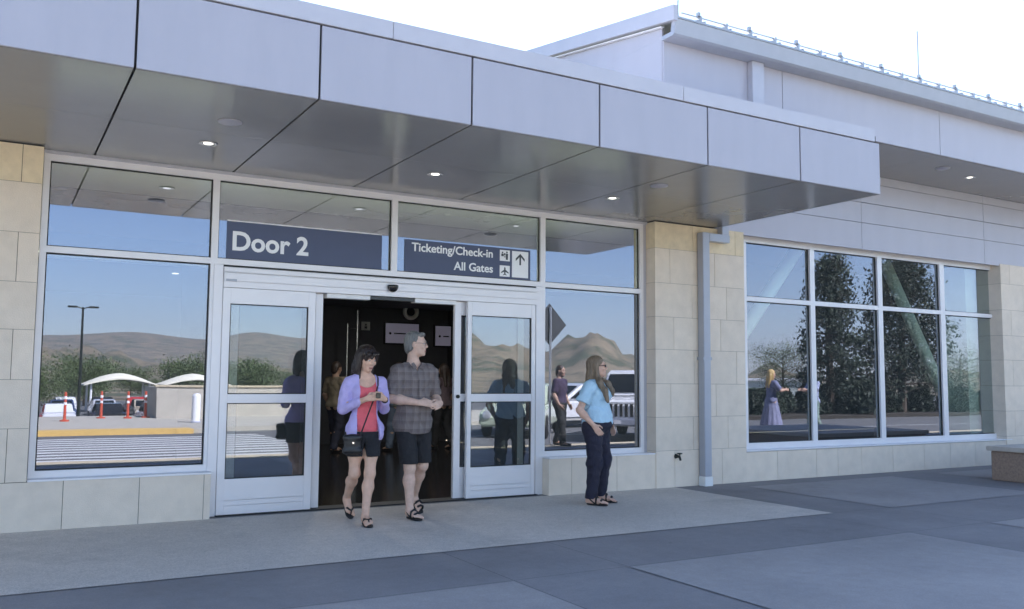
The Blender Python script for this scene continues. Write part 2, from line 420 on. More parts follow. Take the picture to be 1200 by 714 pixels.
def icon(x0, x1, z0, z1): return bx('pictogram_field', x0, x1, -.0085, -.0062, z0, z1, M['sign_white'], S2)
icon(5.42, 5.565, 2.912, 3.05); icon(5.42, 5.565, 2.715, 2.855); icon(5.597, 5.835, 2.715, 3.05)
def flat(polys, name, parent):
    bm = bmesh.new()
    for p in polys:
        prism(bm, p, -.0105, -.0088, 'y')
    return obj(name, bm, M['sign_dark'], parent)
def ring2(cx, cz, r, n=10): return [(cx + r * math.cos(2 * math.pi * k / n), cz + r * math.sin(2 * math.pi * k / n)) for k in range(n)]
ax, az = 5.716, 2.955
flat([[(ax - .012, az - .08), (ax + .012, az - .08), (ax + .012, az + .035), (ax - .012, az + .035)],
      [(ax, az + .065), (ax - .065, az + .002), (ax - .065, az - .03), (ax, az + .033)], [(ax, az + .0655), (ax, az + .0335), (ax + .065, az - .03), (ax + .065, az + .002)]], 'arrow', S2)
cx, cz = 5.4925, 2.787
flat([[(cx - .008, cz - .05), (cx + .008, cz - .05), (cx + .011, cz + .03), (cx, cz + .055), (cx - .011, cz + .03)],
      [(cx - .010, cz + .015), (cx - .055, cz - .018), (cx - .055, cz - .03), (cx - .010, cz - .012)], [(cx + .010, cz + .015), (cx + .010, cz - .012), (cx + .055, cz - .03), (cx + .055, cz - .018)],
      [(cx - .009, cz - .036), (cx - .025, cz - .05), (cx - .025, cz - .057), (cx - .009, cz - .05)], [(cx + .009, cz - .036), (cx + .009, cz - .05), (cx + .025, cz - .057), (cx + .025, cz - .05)]], 'plane_pictogram', S2)
cx, cz = 5.4925, 2.981
flat([ring2(cx - .035, cz + .036, .011), [(cx - .052, cz - .01), (cx - .018, cz - .01), (cx - .018, cz + .022), (cx - .052, cz + .022)],
      ring2(cx + .028, cz + .042, .012), [(cx + .014, cz - .052), (cx + .042, cz - .052), (cx + .045, cz + .026), (cx + .011, cz + .026)],
      [(cx - .012, cz - .022), (cx + .008, cz - .022), (cx + .008, cz - .010), (cx - .012, cz - .010)], [(cx - .014, cz + .0), (cx + .006, cz + .0), (cx + .006, cz + .03), (cx - .014, cz + .03)]], 'person_pictogram', S2)

# ---- lobby behind the glass
def room_lamp(x, y, z, e, parent, size=.22, col=(1, .95, .86)):
    bm = bmesh.new(); lathe(bm, [(.05, .002), (.05, -.008), (.001, -.010)], (x, y, z - .002), 'z', 18); obj('ceiling_lamp', bm, M['lamp'], parent)
    l = bpy.data.lights.new('ceiling_lamp_light', 'AREA'); l.shape = 'DISK'; l.size = size; l.energy = e; l.color = col
    o = bpy.data.objects.new('ceiling_lamp_light', l); COL.objects.link(o); o.location = (x, y, z - .03); o.parent = parent
for x, y in ((4.2, 2.6), (6.4, 5.6), (2.4, 5.0), (8.0, 4.0)): room_lamp(x, y, 3.05, 5.0, T, col=(1, .98, .95))
bx('cove_lamp_housing', .3, 7.6, .16, .30, 2.60, 2.640, M['frame'], T)
bm = bmesh.new(); box(bm, .32, 7.58, .18, .28, 2.641, 2.648); obj('cove_lamp', bm, emit('cove_glow', (.95, 1, .82), 2.6), T)

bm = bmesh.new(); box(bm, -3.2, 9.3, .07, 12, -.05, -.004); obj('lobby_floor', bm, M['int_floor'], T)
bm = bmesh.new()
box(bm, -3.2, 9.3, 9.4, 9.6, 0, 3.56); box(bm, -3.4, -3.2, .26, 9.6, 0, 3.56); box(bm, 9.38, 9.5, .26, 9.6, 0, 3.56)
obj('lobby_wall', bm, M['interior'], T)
bx('roof_slab', -3.27, 8.7, -.012 + .02, 12, 3.62, 4.30, M['dark_joint'], T)
bx('rear_wall', -3.27, 30, 12.001, 12.2, 0, 5.3, M['panel'], T)
bx('lobby_ceiling', -3.2, 9.3, .07, 1.55, 3.57, 3.60, M['int_ceiling'], T)
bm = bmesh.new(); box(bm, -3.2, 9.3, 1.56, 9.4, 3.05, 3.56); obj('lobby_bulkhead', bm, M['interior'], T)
bm = bmesh.new()
box(bm, 2.2, 2.26, 1.6, 3.2, 0, 3.04)
obj('partition', bm, M['interior'], T)
for n, (xa, xb, zb_, zt_) in enumerate(((7.70, 8.52, 2.25, 2.70), (8.95, 9.35, 2.22, 2.68))):
    sc_ = thing('lobby_screen', ['wide lit lobby screen behind the head of the grey haired man', 'narrower lit lobby screen close to the open door edge'][n], 'screen', (xa, 9.39, zb_))
    bx('bezel', -.03, xb - xa + .03, -.05, 0, -.03, zt_ - zb_ + .03, M['sensor'], sc_); bx('display', 0, xb - xa, -.056, -.051, 0, zt_ - zb_, M['screen'], sc_)
    bm = bmesh.new(); prism(bm, ring2(.11, .22, .03, 14), -.059, -.0565, 'y'); box(bm, .2, min(.5, xb - xa - .05), -.059, -.0565, .205, .235); obj('screen_text', bm, M['sensor'], sc_)
rg = thing('round_fixture', 'pale ring shaped fixture with dark centre high on the lobby wall', 'wall fixture', (8.25, 9.2, 2.975))
bm = bmesh.new(); lathe(bm, [(.10, .02), (.19, .02), (.19, -.04), (.16, -.07), (.11, -.03), (.10, .02)], (0, 0, 0), 'y', 28); obj('ring', bm, mat('ring_plastic', (.75, .73, .66), .5), rg, smooth=True)
bm = bmesh.new(); lathe(bm, [(.098, .02), (.098, -.012)], (0, 0, 0), 'y', 20); obj('centre', bm, M['sensor'], rg)
ws = thing('wall_notice', 'small pale square notice on the dark lobby wall beside a metal rail', 'notice', (7.12, 9.36, 2.52))
bx('board', 0, .2, -.02, 0, 0, .19, M['int_ceiling'], ws); bx('lower_board', 0, .2, -.02, 0, -.22, -.03, M['interior'], ws)
bm = bmesh.new(); prism(bm, ring2(.1, .12, .022, 10), -.024, -.021, 'y'); box(bm, .07, .13, -.024, -.021, .03, .09); obj('symbol', bm, M['sensor'], ws)
pr = thing('pull_rail', 'thin upright metal rail in the dark lobby left of the small notice', 'rail', (6.75, 8.6, 0))
bm = bmesh.new(); tube(bm, [(0, 0, .0), (0, 0, 2.9)], .02, 8); tube(bm, [(-.22, 0, 1.3), (-.22, 0, 2.6)], .022, 8); tube(bm, [(-.22, 0, 1.35), (0, 0, 1.35)], .012, 6); tube(bm, [(-.22, 0, 2.5), (0, 0, 2.5)], .012, 6); obj('rail', bm, M['lamp_trim'], pr)

# ------------------------------------------------------------------ terminal: tall hall on the right
Hh = thing('terminal_hall', 'tall white panelled hall with sloping roof and large window beyond the canopy', 'building', (0, 0, 0))
X0 = 6.73
Hh_ref['hall'] = Hh
bx('hall_core', X0 + .03, 30, -1.57, 12, 4.82, 5.56, M['dark_joint'], Hh)
HS = [X0, 8.72, 12.005, 15.29, 18.58, 21.9, 30]
for a, b in zip(HS, HS[1:]): bx('wall_panel', a + .006, b - .006, -1.6, -1.575, 4.805, 5.53, M['hall_panel'], Hh)
bx('wall_panel', X0 - .0, X0 + .025, -1.574, 12, 4.805, 5.52, M['hall_panel'], Hh)
# side wall up to the sloping roof
SL = .157
bm = bmesh.new(); prism(bm, [(-1.574, 5.521), (12, 5.521), (12, 5.63 + SL * 13.57), (-1.574, 5.63)], X0, X0 + .025, 'x'); obj('side_wall', bm, M['hall_panel'], Hh)
bx('corner_post', 8.095, 8.30, -1.69, -1.602, 4.6, 5.468, M['cap'], Hh, .004)
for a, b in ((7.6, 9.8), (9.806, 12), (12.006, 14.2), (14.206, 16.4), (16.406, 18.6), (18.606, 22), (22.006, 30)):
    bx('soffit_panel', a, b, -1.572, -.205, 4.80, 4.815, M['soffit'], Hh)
downlight(13.705, -.97, 4.798, Hh)
bm = bmesh.new(); lathe(bm, [(.11, .0), (.11, -.01), (.001, -.014)], (12.755, -1.13, 4.80), 'z', 24); obj('speaker_cover', bm, M['panel'], Hh, smooth=True)
# eave box, gutter and roof
bm = bmesh.new()
prism(bm, [(-1.83, 5.49), (-1.80, 5.47), (-1.602, 5.47), (-1.602, 5.52), (-1.77, 5.52), (-1.79, 5.66), (-1.86, 5.66)], X0 - .03, 30, 'x'); obj('gutter', bm, M['pipe'], Hh)
bm = bmesh.new()
prism(bm, [(-1.87, 5.663), (-1.87, 5.687), (12, 5.687 + SL * 13.87), (12, 5.663 + SL * 13.87)], X0 - .02, 30, 'x')
x = X0
while x < 30:
    prism(bm, [(-1.87, 5.688), (-1.87, 5.708), (12, 5.708 + SL * 13.87), (12, 5.688 + SL * 13.87)], x - .01, x + .01, 'x'); x += .42
obj('roof', bm, M['roof_metal'], Hh)
bm = bmesh.new()
prism(bm, [(-1.89, 5.62), (-1.89, 5.80), (12, 5.80 + SL * 13.89), (12, 5.62 + SL * 13.89)], X0 - .085, X0 - .025, 'x'); obj('rake_trim', bm, M['cap'], Hh)
bm = bmesh.new(); prism(bm, [(-1.62, 5.625), (-1.62, 5.64), (12, 5.64 + SL * 13.6), (12, 5.625 + SL * 13.6)], X0 - .05, X0 - .003, 'x'); obj('rake_soffit', bm, M['white_plastic'], Hh)
for k in range(24):
    xx = 7.10 + .42 * k; bm = bmesh.new(); zb = 5.69 + SL * .12
    prism(bm, [(xx - .02, zb), (xx + .10, zb), (xx + .10, zb + .115), (xx + .08, zb + .115), (xx + .055, zb + .06), (xx - .10, zb + .012), (xx - .10, zb)], -1.76, -1.70, 'y')
    if k % 2 == 0: box(bm, xx + .05, xx + .085, -1.75, -1.71, zb + .116, zb + .16)
    obj('snow_guard', bm, M['roof_metal'], Hh)
bm = bmesh.new(); tube(bm, [(6.9, -1.73, 5.69 + SL * .12 + .10), (18, -1.73, 5.69 + SL * .12 + .10)], .010, 6); obj('snow_rail', bm, M['roof_metal'], Hh)
for xx in (6.96, 11.55):
    an = thing('lightning_rod', 'thin grey lightning rod on the roof edge ' + ('at the gable corner' if xx < 8 else 'halfway along the snow guards'), 'lightning rod', (xx, -1.6, 5.74))
    bm = bmesh.new(); tube(bm, [(0, 0, 0), (0, 0, .86)], .008, 6); obj('rod', bm, M['antenna'], an)
    bm = bmesh.new(); lathe(bm, [(.04, -.02), (.03, .05)], (0, 0, 0), 'z', 10); obj('base', bm, M['roof_metal'], an)

# wall panels over the window, window, piers
bx('upper_core', 9.38, 30, -.165, .25, 3.605, 4.80, M['dark_joint'], Hh)
for za, zb in ((3.565, 3.995), (4.003, 4.325), (4.335, 4.655), (4.663, 4.798)):
    for a, b in ((8.845, 11.98), (11.988, 15.28), (15.288, 18.6), (18.608, 22), (22.008, 30)):
        bx('wall_panel', a, b, -.2, -.172, za, zb, M['hall_panel'] if za < 4.6 else M['cap'], Hh)
window(Hh, [(9.60, 10.96), (11.06, 12.565), (12.675, 14.215), (14.34, 15.83)], [(.532, 2.622), (2.690, 3.50)], None, (9.38, 15.90, .42, 3.60))
bx('sill', 9.38, 15.9, -.215, -.03, .425, .445, M['frame'], Hh, .004)
ZB = [0, .42]
stone('base_wall', 9.372, 15.72, -.2, .2, ZB, [[10.0, 10.825, 11.298, 11.847, 12.6, 13.4, 14.1, 14.8]], Hh)
stone('stone_pier', 15.722, 17.4, -.214, .25, ZC, [[16.4, 17.0], [16.0, 16.8]], Hh)
stone('stone_wall', 17.402, 30, -.2, .25, ZC[:-1] + [3.56], [[18.4, 19.3, 20.5, 22, 24, 26], [18, 19, 21, 23, 25, 27]], Hh)
# hall interior
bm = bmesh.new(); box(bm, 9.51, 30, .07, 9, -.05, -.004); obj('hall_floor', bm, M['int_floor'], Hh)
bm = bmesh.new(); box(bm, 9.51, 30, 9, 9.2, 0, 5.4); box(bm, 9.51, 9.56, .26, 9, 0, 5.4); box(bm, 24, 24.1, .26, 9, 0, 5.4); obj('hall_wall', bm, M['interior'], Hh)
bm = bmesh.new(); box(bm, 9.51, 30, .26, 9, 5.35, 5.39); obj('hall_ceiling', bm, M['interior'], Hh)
bm = bmesh.new(); box(bm, 15.45, 15.88, .30, .8, 0, 3.6); obj('interior_column', bm, M['brace'], Hh)
for a, b in (((9.95, .8, 1.75), (11.75, .8, 3.82)), ((13.75, .8, 3.75), (15.95, .8, .45))):
    bm = bmesh.new(); tube(bm, [a, b], .105, 12); obj('steel_brace', bm, M['brace'], Hh, smooth=True)

for x, y in ((10.9, .48), (13.2, .48), (15.2, .48), (12.6, 4.2)): room_lamp(x, y, 5.35, 200.0, Hh, .3)
# planter at the right edge
pl = thing('planter_wall', 'low rough brown stone planter with pale cap at the end of the hall window', 'planter', (12.92, -4.2, 0))
bm = bmesh.new(); box(bm, .03, 3.2, .0, 2.58, 0, .43); obj('planter_body', bm, M['red_plaster'], pl, .01)
bm = bmesh.new(); box(bm, -.02, 3.24, -.05, 2.63, .432, .50); obj('cap', bm, M['planter_cap'], pl, .012)

# ------------------------------------------------------------------ ground and forecourt
KY = -6.55
# one sheet to the horizon, with a notch for nothing: lowest layer
def pz(r, az):  # terrain height behind the forecourt, az in degrees from -Y towards +X
    def tab(t, a):
        if a <= t[0][0]: return t[0][1]
        for (a0, e0), (a1, e1) in zip(t, t[1:]):
            if a <= a1:
                u = (a - a0) / (a1 - a0); u = u * u * (3 - 2 * u); return e0 + (e1 - e0) * u
        return t[-1][1]
    near = [(-75, .6), (-50, 1.6), (-30, 1.1), (-12, 1.9), (0, 2.3), (4, 1.9), (8, 1.1), (11, .9), (14, .8), (18, .9), (22, 1.5), (25, 2.3), (28, 2.6), (29.6, 2.35), (31, 2.5), (32.6, 1.95), (34, 2.5), (35.6, 3.0), (36.5, 2.8), (38, 2.0), (40, 1.3), (43, .5), (45, .45), (46.7, 1.2), (48.5, .45), (52, .4), (58, .9), (75, .5)]
    far = [(-75, 1.0), (-40, 2.0), (-15, 1.6), (0, 2.2), (3, 2.5), (7, 2.8), (11, 2.45), (14, 2.9), (17, 2.6), (21, 2.0), (25, 1.0), (40, .3), (75, .5)]
    t1, t2 = math.tan(R(tab(near, az))), math.tan(R(tab(far, az)))
    h = -1.6
    a = math.exp(-((r - 780) / 230) ** 2) if r < 780 else math.exp(-((r - 780) / 420) ** 2)
    b = math.exp(-((r - 2600) / 700) ** 2) if r < 2600 else 1
    wob = (math.sin(az * .9 + r * .011) + math.sin(az * 2.1 - r * .017) * .6 + math.sin(az * 4.3 + r * .04 + math.sin(r * .02) * 2) * .5) * 4 * a * min(1, t1 / .03)
    return max(h + a * (780 * t1 + 1.5), h + b * (2600 * t2 + 1.5)) + wob * (1 if r < 1500 else 0)
bm = bmesh.new()
# flat ring close in, terrain fan behind
S_ = 4000
vs = [bm.verts.new(p) for p in ((-S_, -30, -1.7), (S_, -30, -1.7), (S_, S_, -1.7), (-S_, S_, -1.7))]
bm.faces.new(vs)
vs = [bm.verts.new(p) for p in ((-S_, -S_, -1.7), (S_, -S_, -1.7), (S_, -30, -1.7), (-S_, -30, -1.7))]
bm.faces.new(vs)
struct('ground', bm, mat('dry_ground', (.23, .18, .11), .95, var=.3, scale=.02))
bm = bmesh.new()
rs = [120, 200, 300, 380, 450, 510, 560, 600, 640, 680, 720, 760, 800, 860, 940, 1050, 1200, 1400, 1700, 2000, 2300, 2600, 3000]
azs = [-75 + .5 * k for k in range(301)]
grid = []
for r in rs:
    row = []
    for a in azs:
        row.append(bm.verts.new((r * math.sin(R(a)), -r * math.cos(R(a)), pz(r, a) if r > 130 else -1.65)))
    grid.append(row)
for A, B in zip(grid, grid[1:]):
    for k in range(len(azs) - 1): bm.faces.new((A[k], A[k + 1], B[k + 1], B[k]))
for f in bm.faces: f.smooth = True
def hill_mat():
    m, nt, b = new_mat('dry_grass_hill'); L = nt.links.new
    tc = N(nt, 'ShaderNodeTexCoord'); n1 = N(nt, 'ShaderNodeTexNoise', Scale=.03, Detail=10., Roughness=.72); L(tc.outputs['Object'], n1.inputs['Vector'])
    cr = N(nt, 'ShaderNodeValToRGB'); e = cr.color_ramp.elements
    e[0].position = .42; e[0].color = (.055, .068, .032, 1); e[1].position = .50; e[1].color = (.15, .12, .075, 1)
    x = cr.color_ramp.elements.new(.66); x.color = (.24, .19, .115, 1)
    L(n1.outputs['Fac'], cr.inputs[0]); L(cr.outputs[0], b.inputs['Base Color']); b.inputs['Roughness'].default_value = .95
    return m
struct('hills', bm, hill_mat())

# plaza: dark band sheet with lighter slabs 4 mm above
bm = bmesh.new(); box(bm, -40, 60, KY, .12, -.13, -.004); struct('plaza_paving', bm, M['band'])
bm = bmesh.new()
def quad(bm, pts, z=0.):
    return bm.faces.new([bm.verts.new((x, y, z)) for x, y in pts])
quad(bm, [(-12, -2.85), (8.03, -2.85), (8.03, -.19), (-12, -.19)])
struct('aggregate_pavement', bm, M['aggregate'])
bm = bmesh.new()
for xa, xb in ((-14.5, -10.2), (-10.05 + 4.45, -1.18), (-1.18 - .0, 3.27), (4.30, 7.65), (8.95, 12.0), (13.1, 16.4)):
    if xb < 4 : xa += .9
    quad(bm, [(xa, -6.4), (xb, -6.4), (xb, -4.06), (xa, -4.06)])
for xa, xb in ((9.0, 12.0), (13.1, 16.4), (17.4, 21)):
    quad(bm, [(xa, -2.87), (xb, -2.87), (xb, -.62), (xa, -.62)])
struct('pavement_slabs', bm, M['slab'])
bm = bmesh.new()
for y in (-2.86, -4.05): quad(bm, [(-20, y - .0025), (40, y - .0025), (40, y + .0025), (-20, y + .0025)], .0035)
for x in (3.275, 4.295, 7.655, 8.95, 12.0, 13.1):
    quad(bm, [(x - .0025, -6.5), (x + .0025, -6.5), (x + .0025, -4.056), (x - .0025, -4.056)], .0035)
    if x > 8: quad(bm, [(x - .0025, -4.04), (x + .0025, -4.04), (x + .0025, -.2), (x - .0025, -.2)], .0035)
    else: quad(bm, [(x - .0025, -4.04), (x + .0025, -4.04), (x + .0025, -2.87), (x - .0025, -2.87)], .0035)
struct('pavement_joints', bm, mat('paving_joint', (.07, .072, .08), .9))  # thin dark strips marking the joints between the paving fields
bm = bmesh.new(); box(bm, -40, 60, KY - .75, KY - .004, -.16, .0); struct('kerb', bm, M['kerb'])
bm = bmesh.new(); box(bm, -120, 160, -17.2, KY - .754, -.4, -.13); struct('road', bm, M['road'])
bm = bmesh.new()
y = -8.0
while y > -15.6:
    quad(bm, [(-3.2, y), (6.4, y), (6.4, y - .36), (-3.2, y - .36)], -.126); y -= .72
quad(bm, [(7.6, -11.9), (60, -11.9), (60, -12.03), (7.6, -12.03)], -.126)
struct('crosswalk', bm, M['white_paint'])
bm = bmesh.new(); box(bm, -120, 160, -27, -17.2, -1.8, .0); struct('far_pavement', bm, M['far_concrete'])
bm = bmesh.new(); box(bm, 24, 80, -26.5, -17.19, -.12, .014); struct('dark_ground_strip', bm, mat('dark_ground', (.035, .028, .02), .95, var=.3, scale=8, bump=.4))  # very dark brown sheet laid over the far pavement
bm = bmesh.new(); box(bm, -8, 5.0, -17.7, -16.95, -.15, .006); struct('yellow_kerb', bm, M['yellow_paint'])
bm = bmesh.new(); box(bm, -150, 200, -120, -27.0, -1.8, -1.55); struct('parking_lot', bm, M['road'])

# ------------------------------------------------------------------ things across the road (seen mirrored in the glass)
def delineator(x, y, n):
    t = thing('delineator_post', ['orange traffic post with white bands at the open end of the row', 'orange traffic post second along the yellow kerb row', 'orange traffic post third along, close to its neighbour', 'orange traffic post nearest the concrete wall'][n], 'traffic post', (x, y, 0), 0, 'orange posts along the far kerb'); t.scale = (.9, .9, .86)
    bm = bmesh.new(); lathe(bm, [(.16, .0), (.16, .05), (.052, .07), (.045, 1.08), (.02, 1.11)], (0, 0, 0), 'z', 14); obj('post', bm, M['orange'], t)
    for z in (.62, .84):
        bm = bmesh.new(); lathe(bm, [(.047, z), (.056, z + .01), (.056, z + .09), (.046, z + .10)], (0, 0, 0), 'z', 14); obj('reflective_band', bm, M['white_plastic'], t)
for n, (x, y) in enumerate(((2.08, -22.9), (3.34, -24.8), (4.18, -24.5), (4.85, -25.1))): delineator(x, y, n)
w = thing('concrete_wall', 'pale concrete enclosure wall across the road', 'wall', (5.1, -24.4, 0))
bm = bmesh.new(); box(bm, 0, 9, -.3, 0, 0, 1.12); box(bm, .0, .3, -3, -.304, 0, 1.12); obj('wall', bm, M['far_concrete'], w)
bm = bmesh.new(); box(bm, -.05, 9.05, -.35, .05, 1.122, 1.19); obj('coping', bm, M['kerb'], w)
w = thing('bollard', 'stout white bollard in front of the concrete enclosure wall', 'bollard', (5.79, -20.9, 0))
bm = bmesh.new(); lathe(bm, [(.14, 0), (.14, .86), (.11, .93), (.03, .95)], (0, 0, 0), 'z', 18); obj('post', bm, M['white_plastic'], w, smooth=False)
bm = bmesh.new(); lathe(bm, [(.17, 0.0), (.17, .03), (.145, .05)], (0, 0, 0), 'z', 18); obj('base_ring', bm, M['pipe'], w)
# lamp
w = thing('lamp_post', 'tall dark twin headed lamp post above the parking lot', 'street lamp', (4.9, -55, -1.55))
bm = bmesh.new(); tube(bm, [(0, 0, 0), (0, 0, 7.6)], [.11, .07], 10); obj('pole', bm, M['brass'], w)
for s in (-1, 1):
    bm = bmesh.new(); tube(bm, [(0, 0, 7.5), (s * .35, 0, 7.62)], .04, 6); box(bm, s * .65 - .3, s * .65 + .3, -.18, .18, 7.56, 7.68); obj('lamp_head', bm, M['brass'], w, .02)
# tensile shade canopies
for n, (x, y, sx, lab) in enumerate(((9.8, -78, 3.0, 'white tensile shade canopy over the parking lot, nearest the lamp post'), (16.3, -78.5, 2.9, 'white tensile shade canopy over the parking lot, beyond the concrete wall'))):
    t = thing('shade_canopy', lab, 'shade canopy', (x, y, -1.55), 0, 'tensile canopies over the car park')
    bm = bmesh.new(); nx, ny = 24, 10; g = []
    for j in range(ny + 1):
        row = []
        for i in range(nx + 1):
            u, v = i / nx * 2 - 1, j / ny * 2 - 1
            z = 2.45 + 1.05 * (1 - abs(u) ** 1.7) * (1 - .45 * v * v) 
            row.append(bm.verts.new((u * sx, v * 2.6, z)))
        g.append(row)
    for A, B in zip(g, g[1:]):
        for k in range(nx): bm.faces.new((A[k], A[k + 1], B[k + 1], B[k]))
    ex = bmesh.ops.extrude_face_region(bm, geom=bm.faces[:]); bmesh.ops.translate(bm, vec=(0, 0, -.12), verts=[e for e in ex['geom'] if isinstance(e, bmesh.types.BMVert)])
    obj('fabric_roof', bm, M['tensile'], t)
    for px_ in (-.8, .8):
        for py_ in (-2, 2):
            bm = bmesh.new(); tube(bm, [(px_ * sx, py_, 0), (px_ * sx, py_, 2.62)], .09, 8); obj('post', bm, M['white_plastic'], t)

def car_paint(n, c): return mat('car_paint_' + n, c, .25, .1, var=.01, coat=.6)
def car(label, loc, rz, paint, suv=False, group=None):
    """front faces local -Y; all parts shaped from side profiles"""
    t = thing('parked_car', label, 'car', loc, rz, group)
    Lh, W = (2.25, .90) if suv else (2.2, .86)
    if suv:
        low = [(-Lh, .42), (-Lh, .98), (-Lh + .1, 1.08), (-.85, 1.14), (Lh - .05, 1.14), (Lh, 1.0), (Lh, .42)]
        cab = [(-.85, 1.142), (-.48, 1.80), (-.3, 1.86), (Lh - .2, 1.86), (Lh - .05, 1.142)]
    else:
        low = [(-Lh, .30), (-Lh, .60), (-Lh + .12, .74), (-.95, .90), (Lh - .55, .95), (Lh, .88), (Lh, .34)]
        cab = [(-1.0, .905), (-.25, 1.42), (.1, 1.47), (.9, 1.44), (Lh - .6, .955)]
    bm = bmesh.new(); prism(bm, low, -W, W, 'x')
    obj('body', bm, paint, t, .06)
    bm = bmesh.new(); fs = prism(bm, cab, -W + .07, W - .07, 'x')
    for v in bm.verts:
        k = (v.co.z - cab[0][1]) / .7; v.co.x *= 1 - .14 * max(0, k)
    obj('cabin', bm, paint, t, .04)
    # glass: slightly proud panels
    def shr(p, f=.80):
        cx = sum(a for a, b in p) / len(p); cz = sum(b for a, b in p) / len(p); return [(cx + (a - cx) * f, cz + (b - cz) * f) for a, b in p]
    bm = bmesh.new()
    for s in (-1, 1):
        vs = []
        for a, z in shr(cab): vs.append(bm.verts.new((s * ((W - .07) * (1 - .14 * max(0, (z - cab[0][1]) / .7)) + .012), a, z)))
        bm.faces.new(vs)
    bmesh.ops.solidify(bm, geom=bm.faces[:], thickness=.008)
    obj('side_window', bm, M['car_glass'], t)
    bm = bmesh.new(); (a0, z0), (a1, z1) = cab[0], cab[1]
    f0, f1 = .15, .92
    q = []
    for sx, f in ((-1, f0), (1, f0), (1, f1), (-1, f1)):
        y, z = a0 + (a1 - a0) * f, z0 + (z1 - z0) * f
        q.append(bm.verts.new((sx * (W - .17) * (1 - .14 * f), y - .02, z + .01)))
    bm.faces.new(q); bmesh.ops.solidify(bm, geom=bm.faces[:], thickness=.008); obj('windscreen', bm, M['car_glass'], t)
    zl = .82 if suv else .62
    for s in (-1, 1):
        bm = bmesh.new(); lathe(bm, [(.10, .01), (.12, -.02), (.10, -.04), (.02, -.05)], (s * (W - .22), -Lh, zl), 'y', 16); obj('headlight', bm, M['headlight'], t)
    if suv:
        bm = bmesh.new()
        for k in range(7): box(bm, -.45 + k * .135, -.375 + k * .135, -Lh - .012, -Lh + .02, .66, .98)
        obj('grille', bm, M['tyre'], t)
        bx('bumper', -W, W, -Lh - .12, -Lh - .015, .44, .62, M['pipe'], t, .03)
    else:
        bx('grille', -.4, .4, -Lh - .01, -Lh + .05, .44, .52, M['tyre'], t, .01)
    bx('licence_plate', -.16, .16, -Lh - .13 if suv else -Lh - .02, -Lh - .115 if suv else -Lh - .006, .48 if suv else .36, .57 if suv else .44, M['white_plastic'], t)
    r = .38 if suv else .32
    for sx in (-1, 1):
        for yy in (-Lh + .75, Lh - .8):
            bm = bmesh.new(); lathe(bm, [(r - .07, -.11), (r, -.08), (r, .08), (r - .07, .11)], (sx * (W - .08), yy, r), 'x', 22); wh = obj('wheel', bm, M['tyre'], t)
            bm = bmesh.new(); lathe(bm, [(r * .62, -.012), (r * .5, .004), (.04, .008)], (sx * (W - .08) + sx * .115, yy, r), 'x', 14)
            obj('rim', bm, M['chrome'], wh)
    return t
car('white boxy off-road car with slotted grille parked at the kerb', (15.35, -9.9, -.13), R(-128), car_paint('white', (.75, .75, .74)), True)
car('pale green compact car waiting at the kerb beside the white off-road car', (13.2, -12.4, -.13), R(-140), car_paint('pale_green', (.50, .56, .42)))
car('white saloon car on the far side of the road', (17.2, -15.7, -.13), R(-90), car_paint('white2', (.72, .72, .72)))
lotc = [('silver', (.5, .5, .52)), ('dark blue', (.03, .05, .12)), ('red', (.4, .03, .03)), ('black', (.02, .02, .02)), ('white', (.7, .7, .7)), ('beige', (.45, .38, .28))]
paints = {n: car_paint(n.replace(' ', '_'), c) for n, c in lotc}
for k in range(30):
    row = k // 10
    n, _ = lotc[(k * 5 + row) % 6]
    car(n + ' saloon in the ' + ['front', 'middle', 'back'][row] + ' row of the parking lot', (-2.0 + (k % 10) * 2.7 + row * .8, -50 - row * 10, -1.55), R(180 if row % 2 else 0), paints[n], False, 'cars in the parking lot')

